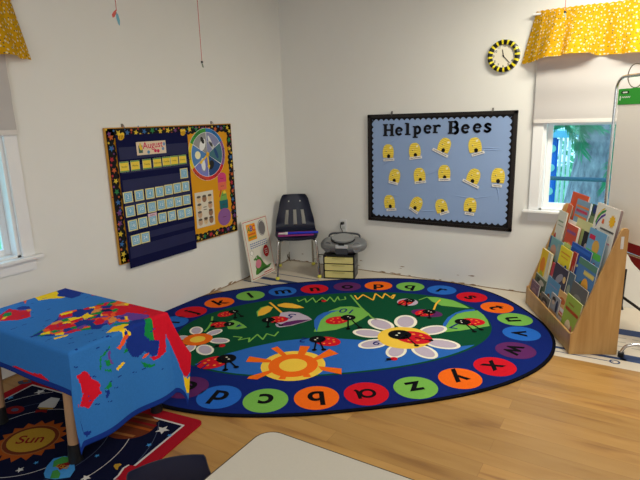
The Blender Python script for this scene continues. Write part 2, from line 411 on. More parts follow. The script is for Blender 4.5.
cc = ['red', 'orange', 'lime', 'blue', 'purple', 'red', 'orange', 'lime', 'blue', 'red', 'orange', 'lime', 'blue', 'red', 'purple', 'orange', 'lime', 'blue', 'red', 'orange', 'lime', 'blue', 'purple', 'red', 'orange', 'lime']
for i, (p, c) in enumerate(zip(circ, cc)):
    disc(bm, p[0], p[1], .114, L1+.0006, I[c], 40)
    # outward normal of the oval at this circle: tops of the letters face outward
    gx, gy = math.copysign(abs(p[0]/1.17)**1.4, p[0])/1.17, math.copysign(abs(p[1]/.85)**1.4, p[1])/.85
    th = math.atan2(gy, gx)
    if i == 0:                                    # single storey a
        n0 = len(bm.verts); ring(bm, -.006, 0, .026, .045, 0, I['ink'], 24); stroke(bm, [(.040, .045), (.040, -.030), (.052, -.045)], .018, .00002, I['ink'])
        bm.verts.ensure_lookup_table(); bmesh.ops.transform(bm, matrix=Matrix.Translation((p[0], p[1], L1+.0012)) @ Matrix.Rotation(th-PI/2, 4, 'Z'), verts=bm.verts[n0:])
    else: text(bm, 'abcdefghijklmnopqrstuvwxyz'[i], p[0], p[1], .185, L1+.0012, I['ink'], th-PI/2, .024)
def RUG(pts, c, lv): poly(bm, pts, L1+.0003*lv, I[c])
def rdisc(pt, r, c, lv, ry=None, rot=0): disc(bm, pt[0], pt[1], r, L1+.0003*lv, I[c], 30, ry, rot)
def rstroke(pts, w_, c, lv): stroke(bm, pts, w_, L1+.0003*lv, I[c])
# leaves and shells
RUG([(-0.1483,-0.0552),(-0.0685,0.1931),(0.0169,0.2991),(0.1098,0.3602),(0.1908,0.3515),(0.2607,0.2951),(0.2875,0.1671),(0.2118,0.0874),(0.1156,-0.0001),(-0.002,-0.0559),(-0.108,-0.0642)], 'lime', 3)
RUG([(-0.1291,-0.0595),(-0.1323,0.0277),(-0.1186,0.1387),(-0.0831,0.2148),(-0.0291,0.2712),(0.0324,0.2955),(0.0891,0.2889),(0.0259,0.2585),(-0.0289,0.2024),(-0.074,0.1286),(-0.1065,0.0219)], 'pond', 4)
RUG([(0.6668,-0.2363),(0.7228,-0.1088),(0.7961,-0.0099),(0.8832,0.0616),(0.9696,0.0986),(1.039,0.0954),(1.031,0.0653),(0.953,0.0612),(0.8713,0.0334),(0.7845,-0.0659),(0.7027,-0.1864),(0.6805,-0.2471)], 'pond', 4)
RUG([(0.6805,-0.2471),(0.7146,-0.1621),(0.8006,-0.0404),(0.8842,0.0366),(0.9674,0.0673),(1.05,0.0673),(1.053,-0.0235),(1.034,-0.1223),(1.003,-0.2133),(0.8874,-0.233),(0.7857,-0.2446)], 'lime', 3)
RUG([(0.8005,0.4206),(0.873,0.3961),(0.9633,0.3095),(1.001,0.1967),(1.015,0.1204),(0.9265,0.1639),(0.8403,0.2172),(0.8037,0.3117)], 'lime', 3)
RUG([(-0.3342,0.3413),(-0.2711,0.346),(-0.2061,0.3118),(-0.1495,0.2207),(-0.1305,0.1561),(-0.1952,0.121),(-0.2749,0.082),(-0.3614,0.0652),(-0.3812,0.0834),(-0.3893,0.1189)], 'lilac', 4)
RUG([(-0.3556,0.1114),(-0.3112,0.153),(-0.2331,0.1705),(-0.1354,0.1602),(-0.2173,0.1173),(-0.2958,0.0867),(-0.3495,0.0819)], 'purple', 5)
RUG([(-0.5051,0.3018),(-0.5074,0.3972),(-0.4755,0.4792),(-0.4213,0.511),(-0.3828,0.4678),(-0.405,0.3898),(-0.454,0.3213)], 'lime', 4)
RUG([(-0.4992,0.3098),(-0.4961,0.3946),(-0.4643,0.4698),(-0.4158,0.5029),(-0.3834,0.4578),(-0.4116,0.3751),(-0.4596,0.3225)], 'gold', 5)
RUG([(-0.3468,0.511),(-0.2886,0.5396),(-0.2314,0.512),(-0.1794,0.4444),(-0.1555,0.3983),(-0.2192,0.403),(-0.2974,0.4379),(-0.3412,0.4752)], 'gold', 5)
RUG([(-0.7102,0.2431),(-0.6782,0.2744),(-0.6346,0.2261),(-0.6028,0.1669),(-0.5803,0.1141),(-0.6453,0.0957),(-0.7079,0.1151),(-0.7198,0.1875)], 'lime', 4)
rstroke([(-0.8236,0.3745),(-0.8241,0.2688),(-0.8404,0.1723),(-0.8624,0.1035)], .014, 'lime', 4)
rstroke([(-0.3998,0.5763),(-0.3655,0.4638),(-0.3286,0.34)], .018, 'gold', 5)
rstroke([(0.2375,0.5996),(0.2547,0.3198),(0.2836,0.1068),(0.3247,0.0094)], .014, 'lime', 5)
rstroke([(-0.186,0.5986),(-0.1801,0.5426),(-0.1242,0.6024),(-0.1235,0.5115),(-0.062,0.6064),(-0.0535,0.4951),(0.0108,0.5966),(0.0336,0.5104),(0.0723,0.5933),(0.0854,0.4732),(0.1333,0.5863),(0.1304,0.5057),(0.1807,0.512),(0.187,0.5736)], .011, 'lime', 4)
rstroke([(0.2683,0.5846),(0.2698,0.491),(0.3358,0.5876),(0.382,0.4464),(0.4381,0.5903),(0.4627,0.4711),(0.5099,0.5731),(0.5364,0.4463),(0.58,0.5295)], .013, 'gold', 4)
rstroke([(-0.6734,-0.0193),(-0.6181,-0.0442),(-0.6382,-0.0822),(-0.5683,-0.0652),(-0.5746,-0.1279),(-0.5166,-0.0206),(-0.4849,-0.1085),(-0.4554,-0.0211),(-0.4074,-0.0704),(-0.3771,-0.0043)], .011, 'lime', 4)
rstroke([(0.5217,0.4682),(0.5717,0.5314)], .012, 'gold', 4)
rstroke([(0.8775,0.3369),(0.8136,0.2574),(0.7542,0.1483)], .014, 'gold', 7)
rstroke([(0.7191,0.3671),(0.8063,0.4193)], .010, 'lime', 5)
rdisc([(0.6216,0.3439)][0], .078, 'lilac', 4, .078)
rdisc([(0.6831,0.0982)][0], .112, 'purple', 4, .07, -.6)
# daisies
def daisy(ctr, R0, pet, cc1=None, cc2=None):
    for p in pet:
        d = Vector(p)-Vector(ctr); L_ = d.length; a = math.atan2(d.y, d.x)
        rdisc(p, L_*.45, 'white', 5, L_*.29, a); rdisc(p, L_*.36, 'lilac', 6, L_*.21, a)
    if cc1: rdisc(ctr, R0, cc1, 7)
    if cc2: rdisc(ctr, R0*.52, cc2, 8)
c1 = [(0.3985,-0.2731)][0]
daisy(c1, .168, [(0.3138,-0.0307),(0.4894,-0.0221),(0.1958,-0.1576),(0.1847,-0.3223)], 'yellow')
daisy(c1, .168, [(0.6174,-0.1992),(0.5972,-0.4123),(0.4534,-0.4933),(0.2932,-0.4522)])
c2 = [(-0.8995,-0.0174)][0]
daisy(c2, .095, [(-0.92,0.1352),(-0.7975,0.0758),(-0.7589,-0.0681),(-0.8429,-0.1867),(-0.9422,-0.147),(-0.993,0.0333)], 'orange', 'yellow')
# sun in the pond
sc_ = [(-0.3306,-0.5038)][0]
rdisc(sc_, .185, 'yellow', 4); rdisc(sc_, .142, 'orange', 5.5); rdisc(sc_, .080, 'yellow', 6)
for q in ([(-0.4401,-0.2557),(-0.4,-0.2323),(-0.3555,-0.3625),(-0.3825,-0.3738)], [(-0.2615,-0.2554),(-0.2027,-0.2752),(-0.2485,-0.3855),(-0.2891,-0.3724)], [(-0.0923,-0.3378),(-0.0505,-0.413),(-0.1954,-0.4723),(-0.2033,-0.4438)], [(-0.1928,-0.5467),(-0.0684,-0.6019),(-0.0817,-0.6699),(-0.1827,-0.5968)], [(-0.5963,-0.4073),(-0.575,-0.3368),(-0.4496,-0.4119),(-0.4562,-0.4452)], [(-0.5934,-0.6116),(-0.5802,-0.5874),(-0.4618,-0.538),(-0.4502,-0.5631),(-0.5392,-0.6317)], [(-0.4264,-0.6517),(-0.4058,-0.6057),(-0.3759,-0.6083),(-0.3893,-0.663)], [(-0.2909,-0.6568),(-0.2872,-0.6268),(-0.2528,-0.6286),(-0.2492,-0.6655)]):
    RUG(q, 'orange', 5)
# ladybugs
def bug(c, hd, r, legs=()):
    c = Vector(c); h = Vector(hd); a = math.atan2(h.y-c.y, h.x-c.x)
    rdisc(c, r, 'red', 8, r*.78, a)
    for k in range(7):
        t = 2*PI*k/7+.4; rdisc((c.x+r*.5*math.cos(t), c.y+r*.42*math.sin(t)), r*.10, 'dots', 9)
    rdisc(h, r*.62, 'ink', 9, r*.62)
    f = (h-c).normalized(); n = Vector((-f.y, f.x))
    for s in (-1, 1): rdisc(h+n*s*r*.16+f*.1*r, r*.07, 'white', 10)
    for pts in legs:
        rstroke(pts, .011, 'ink', 9); rdisc(pts[-1], .016, 'ink', 9)
bug([(0.0382,0.1032)][0], [(0.122,0.1346)][0], .085, ([(0.112,0.0864),(0.0814,-0.0611)], [(0.1383,0.0805),(0.1612,-0.06)]))
bug([(0.4559,-0.2857)][0], [(0.3847,-0.225)][0], .12, ([(0.4177,-0.2773),(0.4356,-0.4047)], [(0.4654,-0.2878),(0.5476,-0.3496)]))
bug([(0.9205,-0.1252)][0], [(0.8599,-0.1115)][0], .085, ([(0.8648,-0.163),(0.8655,-0.2805)], [(0.8981,-0.1622),(0.9223,-0.2619)]))
bug([(0.6059,0.3406)][0], [(0.6461,0.37)][0], .066, ([(0.6279,0.3707),(0.5879,0.2659)], [(0.5946,0.3432),(0.5456,0.3028)]))
bug([(0.6693,0.1014)][0], [(0.7066,0.1147)][0], .075, ([(0.7023,0.1031),(0.6682,0.0044)], [(0.6651,0.0961),(0.6056,0.0576)]))
bug([(-0.7299,0.4002)][0], [(-0.674,0.4355)][0], .062, ([(-0.6625,0.4006),(-0.662,0.3069)], [(-0.6456,0.3968),(-0.6145,0.3268)]))
bug([(-0.768,0.2041)][0], [(-0.7041,0.1983)][0], .062, ([(-0.7752,0.2578),(-0.8189,0.2736)], [(-0.7727,0.1852),(-0.8093,0.1794)]))
bug([(-0.3666,0.2097)][0], [(-0.4319,0.2156)][0], .075, ([(-0.4338,0.1807),(-0.442,0.0915)], [(-0.3964,0.1723),(-0.3534,0.0996)]))
bug([(-0.7843,-0.3754)][0], [(-0.7106,-0.3416)][0], .095, ([(-0.7123,-0.3867),(-0.7127,-0.4852)], [(-0.69,-0.3812),(-0.6518,-0.4633)]))
bug([(-0.0844,-0.2279)][0], [(-0.1424,-0.1837)][0], .085, ([(-0.1583,-0.2238),(-0.1839,-0.3337)], [(-0.1343,-0.229),(-0.1275,-0.3414)]))
for p in [(0.2505,-0.5469)], [(0.0097,0.5124)], [(-0.7417,-0.1487)]:
    rdisc(p[0], .022, 'red', 6); rdisc((p[0][0]-.03, p[0][1]), .016, 'ink', 7); rstroke([p[0], (p[0][0]-.06, p[0][1]-.02)], .006, 'ink', 7)
rt = -RT
for s, p, sz, rr in (('10', [(0.143,0.2636)], .12, PI), ('5', [(-0.2684,0.2571)], .13, PI), ('7', [(0.7795,-0.163)], .13, PI), ('9', [(0.2129,-0.3097)], .10, PI), ('2', [(-0.2309,-0.1716)], .10, PI), ('4', [(-0.6326,0.1538)], .08, PI), ('11', [(-0.8497,-0.3978)], .10, PI)):
    text(bm, s, p[0][0], p[0][1], sz, L1+.0003*9, I['inkblue'], rr+rt+.15, .004)
xf(bm, MR)
for v in bm.verts: v.co.x = max(v.co.x, .004); v.co.y = min(v.co.y, -.004)
rug = obj('alphabet_rug', bm, RM)
tag(rug, 'large oval blue rug with alphabet letters in coloured circles and ladybugs', 'rug')

# ---------------------------------------------------------------- the space rug
SC = dict(navy=(11, 15, 40), red=(150, 20, 34), white=(190, 186, 182), orange=(146, 70, 24), yellow=(160, 124, 40), dark=(10, 12, 30), blue=(60, 130, 190), green=(60, 130, 60), brown=(96, 44, 24), tan=(140, 88, 46), grey=(70, 78, 100), dred=(120, 24, 24))  # rug colours darkened to carry the shade under the table
SK = list(SC); SM = [pile(SC[k]) for k in SK]; J = {k: i for i, k in enumerate(SK)}
crn = Vector((1.292, -2.564)); th = math.atan2(-2.743+2.564, -.154-1.292)+PI     # direction of the far edge
e1 = Vector((math.cos(th), math.sin(th))); e2 = Vector((e1.y, -e1.x))             # e2 towards the camera
def SPC(s, t): return tuple(crn-e1*s+e2*t)
WS, HS = 1.16, 1.78
def rrect(x0, x1, y0, y1, r, n=6):
    o_ = []
    for cx_, cy_, a in ((x1-r, y1-r, 0), (x0+r, y1-r, PI/2), (x0+r, y0+r, PI), (x1-r, y0+r, 1.5*PI)):
        for k in range(n+1):
            t = a+PI/2*k/n; o_.append((cx_+r*math.cos(t), cy_+r*math.sin(t)))
    return o_
bm = NB()
prism(bm, [SPC(*p) for p in rrect(0, WS, 0, HS, .03)], .0005, .008, J['red'])
Z1 = .0083
poly(bm, [SPC(*p) for p in rrect(.062, WS-.062, .062, HS-.062, .004)], Z1, J['white'])
poly(bm, [SPC(*p) for p in rrect(.072, WS-.072, .072, HS-.072, .004)], Z1+.0003, J['navy'])
def inr(p):
    d = Vector(p)-crn; s = -d.dot(e1); t = d.dot(e2)
    return .075 < s < WS-.075 and .075 < t < HS-.075
sun = Vector([(0.7115,-3.058)][0])
for k, R_ in enumerate((.25, .33, .43, .54, .64, .76)):
    seg = []
    for i in range(121):
        a = 2*PI*i/120; p = (sun.x+R_*1.05*math.cos(a), sun.y+R_*math.sin(a))
        if inr(p): seg.append(p)
        else:
            if len(seg) > 1: stroke(bm, seg, .0032, Z1+.0006, J['grey' if k % 2 else 'white'])
            seg = []
    if len(seg) > 1: stroke(bm, seg, .0032, Z1+.0006, J['grey' if k % 2 else 'white'])
def S(pts, c, lv): poly(bm, pts, Z1+.0003*lv, J[c])
S(star(sun.x, sun.y, .158, .1, 17, .80), 'orange', 3)
S(ell(sun.x, sun.y, .124, .112, .3), 'tan', 4); S(ell(sun.x, sun.y, .119, .107, .3), 'brown', 5); S(ell(sun.x, sun.y, .103, .090, .3), 'yellow', 6)
text(bm, 'Sun', sun.x, sun.y, .085, Z1+.0024, J['dred'], .62, .012)
# earth, jupiter, shuttle, planets
S([(0.9871,-3.164),(0.9527,-3.13),(0.9309,-3.087),(0.9575,-3.052),(1.006,-3.044),(1.078,-3.086),(1.103,-3.125),(1.062,-3.163),(1.018,-3.177)], 'blue', 3)
S([(0.9812,-3.123),(0.9469,-3.096),(0.952,-3.06),(0.9844,-3.047),(1.012,-3.074),(1.001,-3.103)], 'green', 4); S([(1.039,-3.17),(1.004,-3.137),(1.015,-3.122),(1.048,-3.13),(1.07,-3.152)], 'green', 4)
S([(0.9835,-3.108),(1.008,-3.071),(1.03,-3.077),(1.027,-3.12)], 'dred', 5)
text(bm, 'usa', *[(1.014,-3.097)][0], .045, Z1+.0021, J['yellow'], .3, .004)
jc = [(1.013,-2.761)][0]
S(ell(*jc, .125, .105, .2, 36), 'brown', 3)
for k, c_ in enumerate(('tan', 'brown', 'orange', 'dred', 'tan')):
    yy = -.07+.035*k; hw = math.sqrt(max(0, .105**2-yy**2))*1.15
    S([(jc[0]-hw, jc[1]+yy-.008-.02), (jc[0]+hw, jc[1]+yy-.008+.02), (jc[0]+hw, jc[1]+yy+.008+.02), (jc[0]-hw, jc[1]+yy+.008-.02)], c_, 4)
for pt, rr, c_ in (([(1.176,-2.712)][0], .034, 'white'), ([(1.237,-2.726)][0], .012, 'blue'), ([(1.212,-2.821)][0], .014, 'blue'), ([(0.3279,-2.788)][0], .03, 'white'), ([(1.163,-3.095)][0], .022, 'white'), ([(1.077,-2.983)][0], .012, 'blue'), ([(0.8916,-3.14)][0], .012, 'blue'), ([(0.8774,-3.2)][0], .018, 'white'), ([(0.2474,-2.901)][0], .02, 'blue')):
    S(star(pt[0], pt[1], rr, .4), c_, 3)
S([(0.4725,-2.887),(0.4441,-2.857),(0.4363,-2.792),(0.4891,-2.777),(0.5468,-2.841),(0.5199,-2.877)], 'white', 4); S([(0.4678,-2.884),(0.5457,-2.847),(0.5535,-2.858),(0.4975,-2.889)], 'yellow', 5)
S([(0.4852,-2.901),(0.5355,-2.873),(0.5565,-2.892),(0.5255,-2.899),(0.5067,-2.92)], 'dred', 4)
S([(0.1062,-2.785),(0.1193,-2.75),(0.1536,-2.738),(0.1855,-2.75),(0.1681,-2.778),(0.1413,-2.797)], 'grey', 3); S([(0.1169,-2.763),(0.1317,-2.747),(0.1628,-2.754),(0.1448,-2.772)], 'orange', 4)
S(ell(*[(0.3898,-2.954)][0], .05, .035, .2), 'dred', 3); S(ell(*[(0.3898,-2.954)][0], .02, .014, .2), 'grey', 4)
S([(1.199,-2.993),(1.193,-2.981),(1.208,-2.968),(1.22,-2.969),(1.222,-2.986),(1.234,-3.001),(1.222,-3.001)], 'yellow', 4)
S([(1.272,-3.048),(1.269,-3.022),(1.248,-2.982),(1.254,-2.956),(1.28,-2.946),(1.335,-2.959),(1.373,-2.991)], 'red', 5)
stroke(bm, [(1.271,-3.047),(1.266,-3.02),(1.246,-2.981),(1.249,-2.956)], .008, Z1+.0018, J['white'])
srug = obj('space_rug', bm, SM); tag(srug, 'dark blue solar system rug with red border under the map covered table', 'rug')

# ---------------------------------------------------------------- small table and map tablecloth
TH, TX0, TX1, TY0, TY1 = .518, .33, 1.10, -3.05, -2.57
r = root('kids_table', ((TX0+TX1)/2, (TY0+TY1)/2, .0085), 'small wooden play table hidden under the world map cloth', 'table')
twood = mat('table_leg_wood', (176, 138, 104), .5, noise=.12, scale=14)
bm = NB(); bx(bm, TX0+.004, TX1-.004, TY0+.004, TY1-.004, TH-.028, TH-.003, bev=.004); obj('tabletop', bm, twood, r)
bm = NB(); bx(bm, TX0+.07, TX1-.07, TY0+.07, TY1-.07, TH-.085, TH-.028); obj('apron', bm, twood, r)
for sx, sy in ((0, 0), (1, 0), (0, 1), (1, 1)):
    tx = (TX0+.10, TX1-.085)[sx]; ty = (TY0+.035, TY1-.07)[sy]; fx = (TX0+.115, TX1-.075)[sx]; fy = (TY0+.005, TY1-.045)[sy]
    bm = NB()
    M0 = [Vector((fx, fy, .07)), Vector((tx, ty, TH-.03))]
    for a, b in ((0, 1),):
        tube(bm, [M0[0], M0[1]], [.023, .027], 16)
    lg = obj('leg', bm, twood, r, smooth=True)
    bm = NB(); d = (M0[0]-M0[1]).normalized()
    tube(bm, [M0[0]-d*.02, M0[0]+d*.035, Vector((fx, fy, .0095))+Vector((d.x, d.y, 0))*.03], [.0255, .027, .029], 16); obj('foot_cap', bm, blk, lg, smooth=True)
CC = dict(sea=(48, 114, 186), hem=(20, 50, 132), red=(206, 22, 44), navy=(24, 50, 136), yellow=(250, 200, 30), green=(20, 134, 66), orange=(236, 88, 38), purple=(104, 62, 148), tan=(220, 140, 70), dark=(20, 30, 80))
CK = list(CC); CM = [mat('cloth_'+k, CC[k], .85, noise=.10, scale=120, bump=.25, spec=.1) for k in CK]; Q = {k: i for i, k in enumerate(CK)}
SH = []
def A_(c, pts): SH.append((c, pts, min(p[0] for p in pts), max(p[0] for p in pts), min(p[1] for p in pts), max(p[1] for p in pts)))
A_('yellow', [(0.3139,-2.734),(0.2869,-2.691),(0.2975,-2.607),(0.3855,-2.641),(0.416,-2.67),(0.4652,-2.657),(0.471,-2.675),(0.4203,-2.711),(0.3952,-2.755)])
A_('navy', [(0.2975,-2.607),(0.287,-2.557),(0.357,-2.558),(0.4555,-2.553),(0.5181,-2.607),(0.5212,-2.659),(0.4652,-2.657),(0.4068,-2.664),(0.3745,-2.634)])
A_('red', [(0.408,-2.935),(0.376,-2.894),(0.4287,-2.887),(0.4907,-2.855),(0.5851,-2.906),(0.5737,-2.955),(0.5338,-2.984),(0.4692,-3.037),(0.379,-3.001),(0.4266,-2.962)])
A_('navy', [(0.4015,-2.872),(0.3997,-2.84),(0.4387,-2.828),(0.4753,-2.843),(0.4399,-2.881)])
A_('green', [(0.454,-2.965),(0.4222,-2.936),(0.4372,-2.915),(0.4788,-2.934),(0.4784,-2.966)])
A_('yellow', [(0.4904,-2.99),(0.4728,-2.969),(0.4758,-2.953),(0.5023,-2.978)]); A_('tan', [(0.4644,-2.859),(0.4795,-2.845),(0.5043,-2.857),(0.5037,-2.872)])
A_('orange', [(0.2941,-2.775),(0.2995,-2.725),(0.3205,-2.741),(0.3299,-2.779),(0.3801,-2.814),(0.3531,-2.808)])
A_('red', [(0.5527,-2.562),(0.5551,-2.552),(0.5822,-2.568),(0.5739,-2.583)])
A_('orange', [(0.7897,-2.972),(0.8118,-2.905),(0.8462,-2.903),(0.83,-2.974)]); A_('red', [(0.7897,-2.947),(0.7769,-2.883),(0.8165,-2.835),(0.881,-2.874),(0.862,-2.928),(0.8541,-2.968)])
A_('red', [(0.6898,-2.834),(0.7112,-2.781),(0.7562,-2.808),(0.7362,-2.845)]); A_('yellow', [(0.6718,-2.816),(0.6927,-2.766),(0.7138,-2.78),(0.7005,-2.828)])
A_('navy', [(0.7138,-2.78),(0.7132,-2.74),(0.7662,-2.731),(0.7955,-2.77),(0.7977,-2.804),(0.7644,-2.813)])
A_('green', [(0.7531,-2.862),(0.7574,-2.833),(0.7968,-2.847),(0.7805,-2.873)]); A_('yellow', [(0.7873,-2.877),(0.8122,-2.839),(0.8335,-2.853),(0.8042,-2.888)])
A_('red', [(0.8036,-2.852),(0.8138,-2.796),(0.8404,-2.808),(0.8419,-2.865)]); A_('yellow', [(0.7962,-2.787),(0.779,-2.746),(0.8073,-2.756),(0.8425,-2.754),(0.8455,-2.779),(0.8467,-2.809)])
A_('green', [(0.8489,-2.782),(0.8452,-2.756),(0.8652,-2.762),(0.8731,-2.794)]); A_('orange', [(0.828,-2.863),(0.8289,-2.844),(0.8488,-2.857),(0.8478,-2.876)])
A_('navy', [(0.8468,-2.862),(0.8367,-2.818),(0.8862,-2.792),(0.907,-2.823),(0.894,-2.869)]); A_('purple', [(0.8977,-2.884),(0.9004,-2.843),(0.9281,-2.844),(0.9332,-2.884)])
A_('orange', [(0.9196,-2.861),(0.9353,-2.84),(0.9478,-2.851),(0.9343,-2.881)])
A_('navy', [(0.8145,-3.041),(0.7962,-2.976),(0.8424,-2.992),(0.8254,-3.042)]); A_('yellow', [(0.8197,-3.001),(0.8325,-2.964),(0.8588,-2.98),(0.8381,-3.006)]); A_('green', [(0.8399,-2.969),(0.8395,-2.946),(0.8756,-2.934),(0.8671,-2.969)])
A_('navy', [(0.8693,-2.93),(0.8776,-2.894),(0.909,-2.909),(0.9051,-2.941)]); A_('green', [(0.8739,-2.898),(0.8789,-2.872),(0.9124,-2.89),(0.9006,-2.901)]); A_('yellow', [(0.9178,-3),(0.9364,-2.947),(0.9506,-2.954),(0.9356,-3.006)])
A_('red', [(0.9133,-2.812),(0.8876,-2.757),(0.942,-2.771),(0.9642,-2.801),(0.9521,-2.824)]); A_('tan', [(0.9484,-2.76),(0.9259,-2.72),(0.9737,-2.729),(1.004,-2.772),(0.986,-2.781)])
A_('red', [(0.7145,-2.724),(0.7128,-2.693),(0.7524,-2.711),(0.7325,-2.73)]); A_('orange', [(0.7662,-2.704),(0.7354,-2.668),(0.761,-2.659),(0.7882,-2.692)]); A_('navy', [(0.761,-2.659),(0.7961,-2.621),(0.8228,-2.655),(0.7972,-2.678)])
A_('green', [(0.7147,-2.653),(0.7277,-2.616),(0.7507,-2.64),(0.7316,-2.658)]); A_('green', [(0.8578,-2.675),(0.8494,-2.647),(0.876,-2.647),(0.8873,-2.683)]); A_('red', [(0.8418,-2.714),(0.8768,-2.696),(0.9212,-2.723),(0.8841,-2.739)]); A_('orange', [(0.8578,-2.729),(0.8774,-2.71),(0.9134,-2.73),(0.8799,-2.735)])
A_('dark', [(0.8012,-2.695),(0.8273,-2.659),(0.8704,-2.678),(0.8343,-2.705)]); A_('navy', [(0.9622,-2.805),(0.9786,-2.786),(0.9977,-2.797),(0.9839,-2.815)]); A_('orange', [(0.7721,-2.614),(0.7865,-2.57),(0.8202,-2.589),(0.8017,-2.618)])
A_('red', [(0.909,-2.693),(0.8699,-2.629),(0.8385,-2.552),(1.093,-2.552),(1.113,-2.563),(1.114,-2.687),(1.039,-2.658),(0.9655,-2.668),(0.9385,-2.71)])
A_('yellow', [(0.8315,-2.583),(0.8385,-2.552),(0.8753,-2.59),(0.8552,-2.595)]); A_('purple', [(0.9547,-2.723),(0.9492,-2.655),(1.015,-2.638),(1.067,-2.63),(1.102,-2.66),(1.069,-2.71),(1.022,-2.721)])
A_('navy', [(1.082,-2.769),(1.051,-2.733),(1.059,-2.702),(1.092,-2.651),(1.109,-2.649),(1.135,-2.79)]); A_('orange', [(0.9743,-2.743),(0.9832,-2.716),(1.036,-2.711),(1.05,-2.732),(1.012,-2.752)]); A_('navy', [(0.9662,-2.717),(0.9805,-2.701),(1.012,-2.719),(1.003,-2.732)])
A_('yellow', [(1.071,-2.861),(1.041,-2.801),(1.059,-2.743),(1.097,-2.763),(1.133,-2.814),(1.106,-2.813)]); A_('green', [(1.01,-2.777),(1.063,-2.726),(1.068,-2.75),(1.025,-2.788)]); A_('yellow', [(0.9765,-2.694),(0.9896,-2.687),(1.025,-2.712),(1.021,-2.722)])
A_('red', [(1.084,-2.69),(1.09,-2.575),(1.285,-2.599),(1.292,-2.63),(1.287,-2.653),(1.218,-2.627),(1.202,-2.658),(1.134,-2.657)])
A_('navy', [(1.113,-2.801),(1.083,-2.781),(1.08,-2.673),(1.127,-2.65),(1.201,-2.66),(1.218,-2.627),(1.278,-2.652),(1.278,-2.675),(1.236,-2.716),(1.25,-2.751),(1.233,-2.78),(1.191,-2.801),(1.137,-2.799)])
A_('green', [(1.094,-2.68),(1.096,-2.652),(1.135,-2.653),(1.202,-2.658),(1.198,-2.679),(1.163,-2.703),(1.131,-2.698)])
A_('red', [(1.271,-2.692),(1.282,-2.653),(1.223,-2.628),(1.23,-2.623),(1.266,-2.621),(1.299,-2.637),(1.296,-2.678)])
A_('orange', [(1.165,-2.851),(1.141,-2.81),(1.151,-2.798),(1.177,-2.834)]); A_('orange', [(1.15,-2.83),(1.122,-2.801),(1.131,-2.776),(1.146,-2.798),(1.167,-2.833)]); A_('yellow', [(1.097,-2.791),(1.128,-2.769),(1.14,-2.777),(1.123,-2.787)])
A_('green', [(1.169,-2.928),(1.139,-2.879),(1.156,-2.887),(1.172,-2.913)]); A_('green', [(1.164,-2.933),(1.168,-2.925),(1.227,-2.939),(1.221,-2.944)]); A_('green', [(1.194,-2.916),(1.196,-2.893),(1.225,-2.884),(1.223,-2.908)]); A_('green', [(1.229,-2.921),(1.242,-2.892),(1.253,-2.893),(1.237,-2.922)])
A_('purple', [(1.162,-2.893),(1.159,-2.88),(1.192,-2.887),(1.224,-2.877),(1.224,-2.887),(1.188,-2.896)])
A_('green', [(1.287,-2.899),(1.315,-2.9),(1.322,-2.922),(1.309,-2.936)]); A_('navy', [(1.316,-2.94),(1.326,-2.914),(1.34,-2.919),(1.352,-2.927),(1.353,-2.939),(1.33,-2.933)]); A_('yellow', [(1.254,-2.87),(1.243,-2.849),(1.24,-2.823),(1.248,-2.818),(1.265,-2.859)])
A_('green', [(1.273,-2.741),(1.311,-2.69),(1.317,-2.662),(1.324,-2.693),(1.31,-2.725)]); A_('orange', [(1.25,-2.717),(1.252,-2.695),(1.264,-2.708),(1.264,-2.73)]); A_('green', [(1.187,-2.811),(1.184,-2.795),(1.202,-2.797),(1.203,-2.818)])
A_('red', [(1.202,-3.043),(1.198,-3.005),(1.211,-2.995),(1.242,-2.984),(1.261,-2.964),(1.28,-2.952),(1.307,-2.961),(1.317,-2.95),(1.334,-2.988),(1.361,-3.015),(1.35,-3.027),(1.335,-3.047),(1.291,-3.029),(1.255,-3.031)])
A_('red', [(1.324,-3.076),(1.322,-3.063),(1.341,-3.061),(1.338,-3.074)])
A_('navy', [(1.39,-3.092),(1.421,-3.068),(1.45,-3.05),(1.455,-3.033),(1.457,-3.017),(1.472,-3.026),(1.477,-3.039),(1.46,-3.052),(1.439,-3.076)])
A_('red', [(0.6567,-3.213),(0.7114,-3.197),(0.8253,-3.199),(0.9011,-3.188),(0.9502,-3.204),(0.9644,-3.217),(1.026,-3.21),(1.022,-3.224),(0.9405,-3.243),(0.8026,-3.247),(0.7186,-3.24)])
# the part of the map that falls over the right corner
def PO(L_): return [(TX1+r_*math.cos(f_), TY1+r_*math.sin(f_)) for r_, f_ in L_]
A_('red', PO([(.02, 3.6), (.05, -.5), (.12, -.12), (.17, .08), (.24, .20), (.30, .30), (.34, .42), (.36, .55), (.34, .66), (.33, .8), (.28, 1.0), (.15, 1.4)]))
A_('yellow', PO([(.335, .40), (.36, .46), (.355, .52), (.372, .58), (.36, .66), (.375, .8), (.42, .78), (.45, .66), (.445, .56), (.40, .46)]))
for k in range(70):                                # tiny printed lettering of the map, as short dark ticks
    x = random.uniform(TX0, TX1+.3); y = random.uniform(TY0, TY1); a = random.choice((.4, -.2, .1)); l = random.uniform(.012, .035)
    A_('hem', [(x, y), (x+l*math.sin(a)+.0, y+l), (x+l*math.sin(a)+.004, y+l), (x+.004, y)])
AFR = [(0.8142,-3.037),(0.7906,-2.983),(0.7642,-2.922),(0.7236,-2.863),(0.6756,-2.818),(0.6704,-2.784),(0.7007,-2.732),(0.745,-2.709),(0.8119,-2.719),(0.8947,-2.747),(0.9649,-2.778),(1.008,-2.845),(0.9731,-2.869),(0.9409,-2.904),(0.9293,-2.952),(0.8825,-2.995)]
EUR = [(0.7184,-2.722),(0.7298,-2.671),(0.7351,-2.613),(0.7685,-2.568),(0.8416,-2.566),(0.8743,-2.627),(0.9208,-2.691),(0.9893,-2.739),(1.008,-2.795),(0.9421,-2.777),(0.828,-2.725),(0.7695,-2.726)]
_r = random.Random(21); SEED = []
